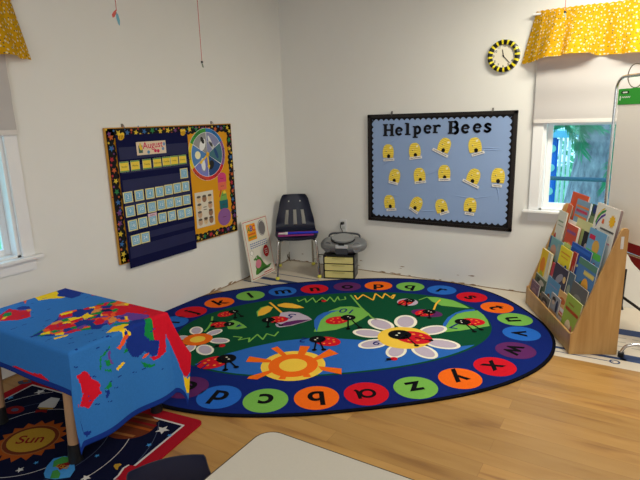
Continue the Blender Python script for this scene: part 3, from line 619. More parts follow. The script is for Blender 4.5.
for AP, nn in ((AFR, 44), (EUR, 34)):
    ax0, ax1 = min(p[0] for p in AP), max(p[0] for p in AP); ay0, ay1 = min(p[1] for p in AP), max(p[1] for p in AP)
    for k in range(nn): SEED.append((_r.uniform(ax0, ax1), _r.uniform(ay0, ay1), ('red', 'navy', 'yellow', 'green', 'orange', 'red', 'navy', 'purple', 'tan')[k % 9]))
def inpoly(x, y, P):
    c = False; j = len(P)-1
    for i in range(len(P)):
        if (P[i][1] > y) != (P[j][1] > y) and x < (P[j][0]-P[i][0])*(y-P[i][1])/(P[j][1]-P[i][1])+P[i][0]: c = not c
        j = i
    return c
OX0, OX1, OY0, OY1 = TX0-.2, TX1+.415, TY0-.185, TY1+.32
def drape(s, t):
    """flat cloth point -> draped point"""
    ds = s-TX1 if s > TX1 else (s-TX0 if s < TX0 else 0)
    dt = t-TY1 if t > TY1 else (t-TY0 if t < TY0 else 0)
    g = .006; h = TH+.001
    if ds == 0 and dt == 0: return (s, t, h)
    if dt == 0:
        a = abs(ds); o_ = g*min(1, a/.01)+.012*(a/.38)*math.sin(t*21+.6)*min(1, a/.1)+.035*a
        o_ += .004
        return ((TX1+o_) if ds > 0 else (TX0-o_), t, h-a*.985)
    if ds == 0:
        a = abs(dt); o_ = g*min(1, a/.01)+.012*a*math.sin(s*17)+.035*a+.004
        return (s, (TY1+o_) if dt > 0 else (TY0-o_), h-a*.985)
    rr = math.hypot(ds, dt); phi = math.atan2(abs(dt), abs(ds))
    cx_ = TX1 if ds > 0 else TX0; cy_ = TY1 if dt > 0 else TY0
    sx = 1 if ds > 0 else -1; sy = 1 if dt > 0 else -1
    if sx > 0 and sy < 0: am, dirx, diry, pk = .05, .1, 1.0, .448       # near corner: narrow fold hanging
    elif sx > 0 and sy > 0: am, dirx, diry, pk = .33, .55, .85, .67
    else: am, dirx, diry, pk = .42, .7, .7, .8
    # triangular profile in phi -> fold out and back
    q = phi/pk if phi < pk else (PI/2-phi)/(PI/2-pk)
    q = q**1.15
    o_ = am*min(rr, .24-.55*max(0, rr-.24))*q*(.6+.4*min(1, rr/.25)); base = g+.035*rr+.004+.0*rr
    if sx > 0: base += (.012*(min(rr, .38)/.38)*math.sin(cy_*21+.6)*min(1, rr/.1))*(1-phi/(PI/2))
    wx = base*(1 if phi < pk else (PI/2-phi)/(PI/2-pk)*1+0)
    wy = base*(phi/pk if phi < pk else 1)
    return (cx_+sx*(wx*math.cos(phi*.0)+o_*dirx), cy_+sy*(wy+o_*diry), h-rr*.985*(1-.03*q))
bm = NB(); st = .0052; nu = int((OX1-OX0)/st); nv = int((OY1-OY0)/st)
V = [[bm.verts.new(drape(OX0+(OX1-OX0)*i/nu, OY0+(OY1-OY0)*j/nv)) for i in range(nu+1)] for j in range(nv+1)]
hemw = .028
for j in range(nv):
    t = OY0+(OY1-OY0)*(j+.5)/nv
    for i in range(nu):
        s = OX0+(OX1-OX0)*(i+.5)/nu
        # rounded flat corners of the cloth keep the tips off the floor
        f = bm.faces.new((V[j][i], V[j][i+1], V[j+1][i+1], V[j+1][i])); f.smooth = True
        if min(s-OX0, OX1-s, t-OY0, OY1-t) < hemw: f.material_index = Q['hem']; continue
        mi = 0
        for AP in (AFR, EUR):
            if inpoly(s, t, AP):
                k = min(range(len(SEED)), key=lambda q: (SEED[q][0]-s)**2+(SEED[q][1]-t)**2); mi = Q[SEED[k][2]]
        for c_, P, x0, x1, y0, y1 in SH:
            if x0 < s < x1 and y0 < t < y1 and inpoly(s, t, P): mi = Q[c_]
        f.material_index = mi
for v in bm.verts:
    if v.co.z < .014: v.co.z = .014
cl = obj('map_tablecloth', bm, CM); tag(cl, 'blue world map tablecloth draped over the small table', 'tablecloth')
sm_ = cl.modifiers.new('thickness', 'SOLIDIFY'); sm_.thickness = .0012; sm_.offset = 1

# ---------------------------------------------------------------- white table in the foreground
WT = .55; x0, y1 = 2.1212, -3.1245
r = root('activity_table', (x0+.6, y1-.35, 0), 'white topped activity table with dark edge in the bottom foreground', 'table')
bm = NB(); prism(bm, rrect(x0, x0+1.22, y1-.68, y1, .050, 10), WT-.024, WT, 0, 1)
obj('tabletop', bm, [mat('white_laminate', (186, 180, 168), .35, noise=.03, scale=120), blk], r)
bm = NB(); prism(bm, rrect(x0-.0035, x0+1.2235, y1-.6835, y1+.0035, .053, 10), WT-.023, WT-.0006, 0); obj('edge_band', bm, mat('dark_edge_band', (40, 32, 28), .4), r)
for sx in (0, 1):
    for sy in (0, 1):
        bm = NB(); X = x0+.12+sx*.98; Y = y1-.12-sy*.44
        tube(bm, [(X, Y, WT-.024), (X, Y, .01)], .016, 14); cyl(bm, (X, Y, .0006), .022, .02, mi=0); obj('leg', bm, mat('chrome', (205, 205, 205), .15, metal=1, noise=.02), r, smooth=True)
chrome = MC['chrome']

# ---------------------------------------------------------------- school chairs
navy_pl = mat('navy_plastic', (17, 23, 46), .38, noise=.04, scale=300, bump=.15)
ball = mat('yellow_glide', (222, 214, 90), .8, noise=.1)
def shell_bm(sc, slots=True):
    """one piece seat and back; x across, y forward, z up; slotted back"""
    bm = NB()
    prof = []      # (y, z, halfwidth, dish)
    for (y, z, hw) in ((.195, .345, .165), (.20, .357, .170), (.175, .368, .180), (.09, .366, .190), (0, .360, .190), (-.09, .357, .188), (-.145, .362, .186), (-.175, .385, .184), (-.188, .415, .182), (-.194, .44, .179), (-.199, .47, .174), (-.204, .50, .166), (-.213, .55, .152), (-.219, .60, .142), (-.226, .65, .130), (-.231, .685, .112 if slots else .124), (-.232, .695, .098 if slots else .118)):
        prof.append((y, z, hw))
    nx = 22; front = []; 
    for (y, z, hw) in prof:
        row = []
        for i in range(nx+1):
            s = -1+2*i/nx
            back = max(0, min(1, (z-.38)/.1))
            yy = y+back*.030*s*s; zz = z+(1-back)*(.012*s*s if z < .44 else 0)
            row.append(Vector((s*hw, yy, zz))*sc)
        front.append(row)
    off = .006*sc; Fv = []; Bv = []
    for a, row in enumerate(front):
        ra = front[max(a-1, 0)]; rb = front[min(a+1, len(front)-1)]; fr, br = [], []
        for i, p in enumerate(row):
            t1 = rb[i]-ra[i]; t2 = row[min(i+1, nx)]-row[max(i-1, 0)]; n = t2.cross(t1).normalized()
            if n.z < 0 and a < 6: n = -n
            fr.append(bm.verts.new(p+n*off/2)); br.append(bm.verts.new(p-n*off/2))
        Fv.append(fr); Bv.append(br)
    def hole(a, i):
        if not slots: return False
        return 8 <= a < 12 and i in (5, 6, 10, 11, 15, 16)
    na = len(front)
    for a in range(na-1):
        for i in range(nx):
            if hole(a, i):
                for (da, di, e) in ((-1, 0, 'l'), (1, 0, 'h'), (0, -1, 'w'), (0, 1, 'e')):
                    if not hole(a+da, i+di):
                        if e == 'l': q = (Fv[a][i], Fv[a][i+1], Bv[a][i+1], Bv[a][i])
                        if e == 'h': q = (Fv[a+1][i+1], Fv[a+1][i], Bv[a+1][i], Bv[a+1][i+1])
                        if e == 'w': q = (Fv[a+1][i], Fv[a][i], Bv[a][i], Bv[a+1][i])
                        if e == 'e': q = (Fv[a][i+1], Fv[a+1][i+1], Bv[a+1][i+1], Bv[a][i+1])
                        bm.faces.new(q)
                continue
            bm.faces.new((Fv[a][i], Fv[a][i+1], Fv[a+1][i+1], Fv[a+1][i])); bm.faces.new((Bv[a][i+1], Bv[a][i], Bv[a+1][i], Bv[a+1][i+1]))
    for i in range(nx):
        bm.faces.new((Fv[0][i+1], Fv[0][i], Bv[0][i], Bv[0][i+1])); bm.faces.new((Fv[-1][i], Fv[-1][i+1], Bv[-1][i+1], Bv[-1][i]))
    for a in range(na-1):
        bm.faces.new((Fv[a][0], Fv[a+1][0], Bv[a+1][0], Bv[a][0])); bm.faces.new((Fv[a+1][nx], Fv[a][nx], Bv[a][nx], Bv[a+1][nx]))
    bmesh.ops.recalc_face_normals(bm, faces=bm.faces)
    return bm
def chair(loc, yaw, sc, label, group, slots=True):
    """yaw: direction the sitter faces"""
    r = root('school_chair', loc, label, 'chair', group)
    R = Matrix.Translation(loc) @ Matrix.Rotation(yaw-PI/2, 4, 'Z')
    bm = shell_bm(sc, slots); xf(bm, R); sh = obj('seat_shell', bm, navy_pl, r, smooth=True)
    for s in ((-1, 1) if slots else ()):
        bm = NB(); p0 = Vector((s*.052, -.218, .632))*sc
        cyl(bm, p0, .006*sc, .016*sc, 'y', 10)
        xf(bm, R); obj('rivet', bm, mat('rivet_plastic', (220, 220, 214), .4), sh, smooth=True)
    for s in (-1, 1):
        for fr in (1, 0):
            bm = NB()
            if fr: pts = [(s*.10, .02, .345), (s*.125, .14, .343), (s*.152, .172, .335), (s*.166, .184, .31), (s*.185, .212, .02)]
            else: pts = [(s*.10, -.02, .345), (s*.125, -.12, .345), (s*.145, -.15, .335), (s*.150, -.160, .31), (s*.160, -.215, .02)]
            tube(bm, smooth_path([Vector(p)*sc for p in pts], 5), .0105*sc, 12); xf(bm, R); lg = obj('leg', bm, chrome, r, smooth=True)
            bm = NB(); x, y = pts[-1][0]*sc, pts[-1][1]*sc
            tube(bm, [(x, y, .0012), (x, y, .008), (x, y, .022), (x, y, .03)], [.010, .018, .018, .0115], 14); xf(bm, R); obj('glide', bm, ball, lg, smooth=True)
    bm = NB(); tube(bm, [(-.10*sc, .02*sc, .344*sc), (.10*sc, .02*sc, .344*sc)], .008*sc, 8); tube(bm, [(-.10*sc, -.02*sc, .344*sc), (.10*sc, -.02*sc, .344*sc)], .008*sc, 8); xf(bm, R); obj('seat_frame', bm, chrome, r, smooth=True)
    return r
CHL = Vector((.312, -.318, 0)); CHY = math.atan2(-.806, .592)
chair(CHL, CHY, 1.0, 'navy plastic school chair with chrome legs standing in the corner', 'navy school chairs')
chair(Vector((2.105, -3.455, 0)), math.atan2(-.62, .78), .775, 'navy school chair at the bottom edge beside the white topped table', 'navy school chairs', False)
# things lying on the corner chair
Rc = Matrix.Translation(CHL) @ Matrix.Rotation(CHY-PI/2, 4, 'Z')
bm = NB(); bx(bm, -.15, .165, .03, .17, .379, .391, bev=.002); xf(bm, Rc); tag(obj('folder', bm, mat('magenta_folder', (150, 44, 120), .5)), 'purple and pink folder lying on the seat of the corner chair', 'folder')
r = root('rolled_poster', Rc @ Vector((0, .12, .393)), 'blue tube with white end lying on the folder on the corner chair', 'tube')
bm = NB(); tube(bm, [(.08, .15, .403), (-.19, .15, .403)], .0105, 14); xf(bm, Rc); obj('tube_body', bm, mat('blue_tube', (24, 44, 190), .4), r, smooth=True)
bm = NB(); tube(bm, [(.08, .15, .403), (.10, .15, .403), (.105, .15, .403), (.16, .152, .403)], [.014, .014, .010, .007], 14); xf(bm, Rc); obj('tube_tip', bm, mat('white_plastic', (220, 218, 210), .4), r, smooth=True)

# ---------------------------------------------------------------- ABC poster box leaning on the left wall
r = root('alphabet_board', (.11, -.56, 0), 'tall white ABC board with a crocodile leaning on the left wall', 'board')
pw, ph = .385, .535
bot = Vector((.126, -.75, .0022)); e1v = Vector((-.028, .38, 0)).normalized()
nrm = e1v.cross(Vector((0, 0, 1))).normalized()                 # out of the wall
tilt = math.radians(8.5); e2v = Vector((0, 0, 1))*math.cos(tilt)-nrm*math.sin(tilt)
MP = basis(e1v, e2v, bot)
pm = [paper(c) for c in ((226, 222, 208), (196, 40, 40), (240, 160, 30), (70, 130, 50), (40, 90, 170), (120, 116, 116), (214, 130, 150), (36, 84, 40), (214, 60, 30), (244, 240, 232), (120, 60, 40))]
bm = NB(); bx(bm, 0, pw, 0, ph, -.014, 0, 0, bev=.002); 
def PZ(k): return .0005+.0004*k
for a, b_ in (((.012, .012), (.373, .017)), ((.012, .518), (.373, .523)), ((.012, .012), (.017, .523)), ((.368, .012), (.373, .523))):
    poly(bm, [(a[0], a[1]), (b_[0], a[1]), (b_[0], b_[1]), (a[0], b_[1])], PZ(0), 1)
poly(bm, [(.05, .35), (.185, .35), (.185, .495), (.05, .495)], PZ(0), 2)
text(bm, 'A', .078, .450, .070, PZ(1), 3, 0, .02); text(bm, 'B', .118, .453, .070, PZ(1), 4, 0, .02); text(bm, 'C', .158, .450, .070, PZ(1), 8, 0, .02)
for k in range(7): poly(bm, [(.066+k*.015, .398), (.077+k*.015, .398), (.077+k*.015, .412), (.066+k*.015, .412)], PZ(1), 8)
for k in range(6): poly(bm, [(.064+k*.018, .368), (.077+k*.018, .368), (.077+k*.018, .384), (.064+k*.018, .384)], PZ(1), 3)
disc(bm, .277, .432, .058, PZ(0), 5, 30, .072); disc(bm, .279, .431, .052, PZ(1), 9, 30, .066); disc(bm, .280, .430, .050, PZ(2), 5, 30, .062)
for k in range(3): 
    for q in range(9): poly(bm, [(.06+q*.03, .315-k*.018), (.083+q*.03, .315-k*.018), (.083+q*.03, .322-k*.018), (.06+q*.03, .322-k*.018)], PZ(0), 4)
disc(bm, .285, .215, .044, PZ(0), 1, 30, .055)
for k in range(3): poly(bm, [(.262, .230-k*.018), (.308, .230-k*.018), (.308, .236-k*.018), (.262, .236-k*.018)], PZ(1), 9)
croc = [(.07, .045), (.10, .04), (.20, .055), (.29, .06), (.335, .085), (.30, .088), (.26, .083), (.24, .10), (.215, .125), (.20, .15), (.185, .175), (.16, .19), (.15, .205), (.125, .205), (.10, .19), (.075, .185), (.08, .172), (.11, .168), (.10, .14), (.085, .12), (.09, .09), (.075, .07)]
poly(bm, croc, PZ(0), 3); poly(bm, [(.10, .045), (.20, .058), (.29, .063), (.24, .08), (.16, .075)], PZ(1), 7)
disc(bm, .135, .13, .045, PZ(1), 6, 20, .038, .3); disc(bm, .12, .19, .008, PZ(1), 9, 12); disc(bm, .12, .19, .004, PZ(2), 7, 10)
poly(bm, [(.045, .215), (.085, .215), (.09, .245), (.075, .255), (.06, .262), (.04, .25)], PZ(0), 9)
ring(bm, .066, .242, .022, .025, PZ(1), 5, 20)
poly(bm, [(.20, .028), (.33, .028), (.33, .036), (.20, .036)], PZ(1), 1)
xf(bm, MP); obj('printed_panel', bm, pm, r)

# ---------------------------------------------------------------- drawer unit and boombox
Ro = Matrix.Translation((.758, -.333, 0)) @ Matrix.Rotation(math.radians(18.9), 4, 'Z')     # x across, y away
r = root('drawer_organizer', (.758-.03, -.25, 0), 'small black organizer with three pale yellow drawers under the boombox', 'drawers')
cream = mat('pale_yellow_plastic', (214, 204, 132), .45, noise=.04)
bm = NB(); W2 = .138
bx(bm, -W2, -W2+.012, 0, .195, .0006, .218, bev=.002); bx(bm, W2-.012, W2, 0, .195, .0006, .218, bev=.002); bx(bm, -W2, W2, 0, .195, .204, .218, bev=.002); bx(bm, -W2, W2, 0, .195, .0006, .012, bev=.002); bx(bm, -W2+.01, W2-.01, .185, .193, .01, .21)
for z in (.070, .135): bx(bm, -W2+.01, W2-.01, 0, .195, z, z+.006)
xf(bm, Ro); obj('frame', bm, blk, r)
for k in range(3):
    z = .013+k*.0645
    bm = NB(); bx(bm, -W2+.013, W2-.013, -.006, .006, z, z+.055, bev=.003); bx(bm, -W2+.016, W2-.016, .006, .18, z+.002, z+.045)
    xf(bm, Ro); dr = obj('drawer', bm, cream, r)
    bm = NB(); bx(bm, -.055, .055, -.011, -.005, z+.044, z+.053, bev=.002); xf(bm, Ro); obj('drawer_lip', bm, mat('drawer_lip_plastic', (190, 180, 112), .5), dr)
for k in range(3):                                                # ribbed grey side vents
    bm = NB(); bx(bm, W2, W2+.0015, .03, .17, .03+k*.064, .055+k*.064); xf(bm, Ro); obj('side_vent', bm, mat('grey_vent', (110, 110, 108), .5), r)
silver = mat('silver_plastic', (128, 130, 132), .35, metal=.3, noise=.05)
dgrey = mat('dark_grey_plastic', (62, 64, 70), .4, noise=.05)
Rb = Matrix.Translation((.755, -.230, .2195)) @ Matrix.Rotation(math.radians(18.9), 4, 'Z') @ Matrix.Diagonal((1, 1, 1.14, 1))
r = root('boombox', (.755, -.230, .2195), 'grey rounded portable CD boombox on top of the drawer organizer', 'boombox')
bm = NB(); nu, nv = 40, 20; V = []
for j in range(nv+1):
    ph = -PI/2+PI*j/nv; row = []
    for i in range(nu):
        t = 2*PI*i/nu; cp, sp = abs(math.cos(ph))**.7, math.sin(ph)
        ct, s_t = math.cos(t), math.sin(t)
        x = .205*cp*math.copysign(abs(ct)**.72, ct); y = .115*cp*math.copysign(abs(s_t)**.72, s_t); z = .062+.062*math.copysign(abs(sp)**.85, sp)
        if z > .075: z -= max(0, -y)*.35*(z-.075)/.05                 # top slopes to the front
        row.append(bm.verts.new((x, y, max(z, .0))))
    V.append(row)
for j in range(nv):
    for i in range(nu):
        q = [V[j][i], V[j][(i+1) % nu], V[j+1][(i+1) % nu], V[j+1][i]]
        bm.faces.new(q)
bmesh.ops.remove_doubles(bm, verts=bm.verts, dist=1e-5); bmesh.ops.recalc_face_normals(bm, faces=bm.faces)
xf(bm, Rb); obj('case', bm, silver, r, smooth=True)
bm = NB(); bx(bm, -.055, .055, -.124, -.10, .008, .052, bev=.006); xf(bm, Rb); obj('front_panel', bm, dgrey, r)
bm = NB(); bx(bm, -.055, .055, -.121, -.09, .054, .082, bev=.004); xf(bm, Rb); obj('control_strip', bm, mat('light_silver', (205, 206, 208), .3, metal=.3), r)
bm = NB(); bx(bm, -.026, .026, -.1245, -.118, .060, .076, bev=.002)
xf(bm, Rb @ Matrix.Translation((0, .0, .018))); obj('display', bm, blk, r)
bm = NB(); prism(bm, ell(0, .0, .10, .075), .110, .128, 0); xf(bm, Rb @ Matrix.Rotation(math.radians(14), 4, 'X')); ld = obj('disc_lid', bm, mat('lid_silver', (150, 152, 154), .3, metal=.2), r)
bm = NB(); tube(bm, [(.102*math.cos(a), -.004+.080*math.sin(a), .116) for a in [PI+PI*k/16 for k in range(17)]], .005, 8); xf(bm, Rb @ Matrix.Rotation(math.radians(14), 4, 'X')); obj('lid_rim', bm, blk, r)
bm = NB(); tube(bm, smooth_path([(-.14, .03, .10), (-.12, .045, .135), (0, .05, .142), (.12, .045, .135), (.14, .03, .10)]), .008, 10); xf(bm, Rb); obj('carry_handle', bm, dgrey, r, smooth=True)
for sx in (-1, 1):
    bm = NB(); c0 = Vector((sx*.125, -.085, .055)); d = Vector((sx*.35, -1, .35)).normalized()
    tube(bm, [c0, c0+d*.012, c0+d*.0125], [.040, .040, .034], 24); xf(bm, Rb); sp = obj('speaker_grille', bm, mat('speaker_mesh', (96, 98, 102), .6, noise=.25, scale=500), r, smooth=True)
bm = NB(); tube(bm, smooth_path([(.628, -.03, .432), (.615, -.035, .42), (.612, -.03, .39), (.628, -.03, .36), (.66, -.06, .32), (.69, -.12, .29)]), .0035, 8); bx(bm, .617, .639, -.045, -.0085, .421, .443, bev=.003)
tag(obj('power_cord', bm, blk, smooth=True), 'black power cord and plug running from the outlet to the boombox', 'cord')
bm = NB(); lp = [(.40+.055*math.cos(a), -.035, .062+.05*math.sin(a)) for a in [2*PI*k/20 for k in range(19)]]
tube(bm, smooth_path([(.60, -.04, .012)]+[(.50, -.04, .012), (.46, -.04, .02)]+lp[16:]+lp[:15], 3), .004, 8)
tag(obj('cable', bm, mat('dark_cable', (60, 56, 50), .5), smooth=True), 'dark cable looped against the wall behind the corner chair', 'cable')
bm = NB()
for k in range(7):
    a = k*.9; tube(bm, [(.012, -.02, .004), (.012+.02*math.cos(a)*.6, -.03-.02*abs(math.sin(a)), .035+.012*k*.6)], .002, 6)
tube(bm, smooth_path([(.012, -.015, .09), (.014, -.02, .05), (.02, -.03, .012), (.04, -.04, .004)]), .003, 6)
tag(obj('cable_stub', bm, mat('frayed_brown', (92, 74, 52), .9)), 'short frayed brown cable stub poking out in the room corner', 'cable')

# ---------------------------------------------------------------- calendar bulletin board (left wall)
by0, by1, bz0, bz1 = -1.977, -.776, .457, 1.357
r = root('calendar_board', (.0, (by0+by1)/2, bz0), 'yellow bulletin board with black star border on the left wall', 'bulletin board')
bm = NB(); bx(bm, by0, by1, bz0, bz1, .0015, .019, 0, bev=.002); xf(bm, LW(0)); obj('backing', bm, mat('board_edge', (196, 150, 70), .6), r)
bm = NB(); bx(bm, by0+.004, by1-.004, bz0+.004, bz1-.004, .019, .0205); xf(bm, LW(0)); obj('yellow_paper', bm, paper((218, 152, 20)), r)
STC = [(14, 14, 18), (214, 186, 56), (170, 44, 54), (56, 106, 166), (44, 126, 70), (196, 96, 46), (116, 64, 120)]
sm2 = [paper(c) for c in STC]
bm = NB()
def scallop(a0, a1, base, dirn, horiz, wd=.052):
    n = int(abs(a1-a0)/.045); pts = []
    for i in range(n*6+1):
        t = i/(n*6); x = a0+(a1-a0)*t; pts.append((x, base+dirn*(wd+.009*abs(math.sin(PI*t*n))+.004*math.sin(t*n*2.1))))
    out = pts+[(a1, base), (a0, base)]
    if not horiz: out = [(b, a) for a, b in out]
    poly(bm, out, .0212, 0)
scallop(by0+.006, by1-.006, bz1-.006, -1, True); scallop(by0+.006, by1-.006, bz0+.006, 1, True)
scallop(bz0+.006, bz1-.006, by0+.006, 1, False); scallop(bz0+.006, bz1-.006, by1-.006, -1, False)
rs = random.Random(4)
def bstars(a0, a1, fixed, horiz):
    x = a0; k = 0
    while x < a1:
        big = k % 2 == 0; rr = rs.uniform(.019, .025) if big else rs.uniform(.009, .013); off = rs.uniform(-.007, .007) if big else rs.choice((-.016, .014))
        p = (x, fixed+off) if horiz else (fixed+off, x)
        c_ = rs.choice((1, 1, 2, 3, 4, 5, 6, 1)) if big else rs.choice((1, 2, 3, 4, 5, 6))
        if big: poly(bm, star(p[0], p[1], rr, rs.uniform(0, 1.2)), .0216, c_)
        else: disc(bm, p[0], p[1], rr*.7, .0216, c_, 10)
        if rs.random() < .5:
            q = (p[0]+rs.uniform(-.02, .02), fixed-off*1.3+rs.choice((-.016, .016))) if horiz else (fixed-off*1.3+rs.choice((-.016, .016)), p[1]+rs.uniform(-.02, .02))
            disc(bm, q[0], q[1], rs.uniform(.004, .008), .0218, rs.choice((1, 2, 3, 4, 5, 6)), 8)
        x += .035; k += 1
bstars(by0+.03, by1-.02, bz1-.034, True); bstars(by0+.03, by1-.02, bz0+.034, True); bstars(bz0+.07, bz1-.06, by0+.034, False); bstars(bz0+.07, bz1-.06, by1-.034, False)
xf(bm, LW(0)); obj('star_border', bm, sm2, r)
def hook(M, a, z, label):
    bm = NB(); bx(bm, a-.006, a+.006, z, z+.022, 0, .004); tube(bm, smooth_path([(a, z+.018, .004), (a, z+.014, .016), (a, z-.004, .024), (a, z-.008, .022)]), .0025, 8)
    xf(bm, M); tag(obj('wall_hook', bm, mat('hook_metal', (120, 116, 110), .4, metal=.6)), label, 'hook', 'hooks holding the boards')
hook(LW(0), [(-1.828,1.372)][0][0], bz1+.001, 'small metal hook at the top left of the calendar board')
hook(LW(0), [(-0.9888,1.386)][0][0], bz1+.001, 'small metal hook above the weather wheel')

# pocket chart
py0, py1, pz0, pz1 = -1.912, -1.285, .419, 1.308
r = root('pocket_chart', (.024, (py0+py1)/2, pz0), 'navy blue calendar pocket chart hanging on the yellow board', 'calendar')
navyc = mat('navy_nylon', (13, 17, 62), .85, noise=.08, scale=30, bump=.3, spec=.15)
bm = NB(); n = 22; 
for i in range(n):
    z0 = pz0+(pz1-pz0)*i/n; z1 = pz0+(pz1-pz0)*(i+1)/n
    f0 = .034+.0012*math.sin(i*1.3); f1 = .034+.0012*math.sin((i+1)*1.3)
    v = [bm.verts.new(p) for p in ((py0, z0, f0), (py1, z0, f0), (py1, z1, f1), (py0, z1, f1), (py0, z0, f0-.003), (py1, z0, f0-.003), (py1, z1, f1-.003), (py0, z1, f1-.003))]
    for q in ((0, 1, 2, 3), (7, 6, 5, 4), (1, 5, 6, 2), (4, 0, 3, 7), (3, 2, 6, 7), (4, 5, 1, 0)): bm.faces.new([v[k] for k in q])
bmesh.ops.remove_doubles(bm, verts=bm.verts, dist=1e-5)
xf(bm, LW(0)); obj('chart_cloth', bm, navyc, r)
clear = mat('clear_vinyl_pocket', (24, 28, 74), .55, noise=.15, scale=15, spec=.35)
rows = [z for _, z in [(-1.857,1.214),(-1.871,1.105),(-1.886,0.9973),(-1.871,0.8911),(-1.866,0.791),(-1.857,0.6934),(-1.846,0.5935)]]
PZS = [(1.205, .085), (1.065, .085), (.94, .075), (.83, .07), (.725, .07), (.625, .07), (.52, .07)]
for zc, hh in ((1.19, .08), (1.085, .05), (.975, .085), (.845, .045), (.73, .045), (.62, .045), (.525, .08)):
    bm = NB(); bx(bm, py0+.012, py1-.012, zc-hh/2, zc+hh/2, .0362, .0368); xf(bm, LW(0)); obj('pocket', bm, clear, r)
# cards
def card(M, a, z, w_, h_, rot, mats, drawf, name, label, cat, group, d=.0375):
    bm = NB(); prism(bm, [(-w_/2, -h_/2), (w_/2, -h_/2), (w_/2, h_/2), (-w_/2, h_/2)], 0, .0008, 0)
    drawf(bm)
    xf(bm, M @ Matrix.Translation((a, z, d)) @ Matrix.Rotation(rot, 4, 'Z'))
    return tag(obj(name, bm, mats), label, cat, group)
cm = [paper((226, 216, 150)), paper((120, 176, 206)), paper((236, 240, 236)), paper((30, 30, 60)), paper((70, 140, 90)), paper((236, 206, 70))]
days = ['Sunday', 'Monday', 'Tuesday', 'Wednesday', 'Thursday', 'Friday', 'Saturday']
dpos = [(-1.873,1.104),(-1.785,1.105),(-1.687,1.106),(-1.596,1.107),(-1.513,1.109),(-1.438,1.11),(-1.356,1.111)]
for i, (a, z) in enumerate(dpos):
    def dd(bm, s=days[i]):
        poly(bm, [(-.031, -.026), (.031, -.026), (.031, .026), (-.031, .026)], .0012, 5)
        poly(bm, [(-.035, .026), (.035, .026), (.035, .033), (-.035, .033)], .0012, 4); poly(bm, [(-.035, -.033), (.035, -.033), (.035, -.026), (-.035, -.026)], .0012, 4)
        text(bm, s, 0, 0, .0145, .0016, 3)
    card(LW(0), a, z, .072, .068, 0, cm, dd, 'day_card', 'yellow %s card in the weekday row of the pocket chart' % days[i], 'card', 'weekday cards in the pocket chart')
npos = [(-1.355,1.009),(-1.871,0.9024),(-1.778,0.9028),(-1.687,0.903),(-1.6,0.9043),(-1.516,0.9077),(-1.433,0.9092),(-1.35,0.9112),(-1.865,0.8069),(-1.774,0.8092),(-1.682,0.8073),(-1.597,0.8107),(-1.516,0.8105),(-1.435,0.8095),(-1.351,0.8096),(-1.857,0.7096),(-1.772,0.7124),(-1.685,0.7141),(-1.597,0.7164),(-1.508,0.7158),(-1.417,0.7127),(-1.342,0.714),(-1.846,0.6054),(-1.766,0.6062)]
for i, (a, z) in enumerate(npos):
    def dn(bm, s=str(i+1)):
        poly(bm, [(-.030, -.030), (.030, -.030), (.030, .030), (-.030, .030)], .0011, 1); poly(bm, [(-.021, -.021), (.021, -.021), (.021, .021), (-.021, .021)], .0013, 1)
        ring(bm, 0, 0, .028, .030, .0014, 2, 4, PI/4, PI/4+2*PI)
        text(bm, s, 0, 0, .034, .0017, 2, 0, .006)
    card(LW(0), a, z, .076, .074, random.uniform(-.02, .02), cm, dn, 'date_card', 'blue and cream date card with the number %d in the pocket chart' % (i+1), 'card', 'date cards in the pocket chart', .0374+.0002*(i % 2))
ap = [(-1.763,1.244),(-1.502,1.252),(-1.51,1.183),(-1.767,1.175)]
acx = (ap[0][0]+ap[1][0])/2; acz = (ap[0][1]+ap[2][1])/2
def da(bm):
    text(bm, 'August', .012, .018, .062, .0013, 1, .03, .012)
    for k, (x, y, c_) in enumerate(((-.09, .0, 2), (.03, -.022, 1), (.055, -.025, 1), (.10, -.012, 4), (-.03, -.028, 5), (.112, .02, 4))): disc(bm, x, y, .012, .0012, c_, 14)
    poly(bm, [(-.112, -.03), (-.078, -.03), (-.078, .02), (-.112, .02)], .0011, 3)
    poly(bm, [(-.108, .006), (-.082, .006), (-.09, .036), (-.10, .036)], .0014, 2)
card(LW(0), acx, acz, .255, .088, 0, [paper((226, 206, 178)), paper((206, 40, 90)), paper((232, 196, 60)), paper((70, 100, 90)), paper((120, 150, 190)), paper((90, 140, 180))], da, 'month_card', 'white and pink August card at the top of the pocket chart', 'card', None)
lp_ = [(-1.686,0.7535)][0]
def dl(bm): text(bm, 'today', 0, 0, .018, .0012, 1)
card(LW(0), lp_[0], lp_[1], .078, .022, .03, [paper((214, 180, 200)), paper((90, 60, 90))], dl, 'today_label', 'small pink label above the number 18 card in the pocket chart', 'label', None, .0392)
# small yellow bee cutouts
for (px_, lab) in (([(-1.872,1.294)][0], 'small yellow bee cutout at the top left of the pocket chart'), ([(-1.33,1.3)][0], 'small yellow bee cutout at the top right of the pocket chart')):
    bm = NB(); prism(bm, ell(px_[0], px_[1], .024, .017, .3), .0365, .0385, 0)
    disc(bm, px_[0]-.012, px_[1]+.018, .013, .0375, 1, 14); disc(bm, px_[0]+.014, px_[1]+.018, .013, .0376, 1, 14)
    for k in (-1, 0, 1): poly(bm, [(px_[0]+k*.012-.002, px_[1]-.012), (px_[0]+k*.012+.002, px_[1]-.012), (px_[0]+k*.012+.002, px_[1]+.012), (px_[0]+k*.012-.002, px_[1]+.012)], .0388, 2)
    xf(bm, LW(0)); tag(obj('bee_cutout', bm, [paper((226, 176, 30)), paper((236, 200, 60)), paper((60, 44, 20))]), lab, 'cutout', 'yellow bee cutouts on the calendar board')
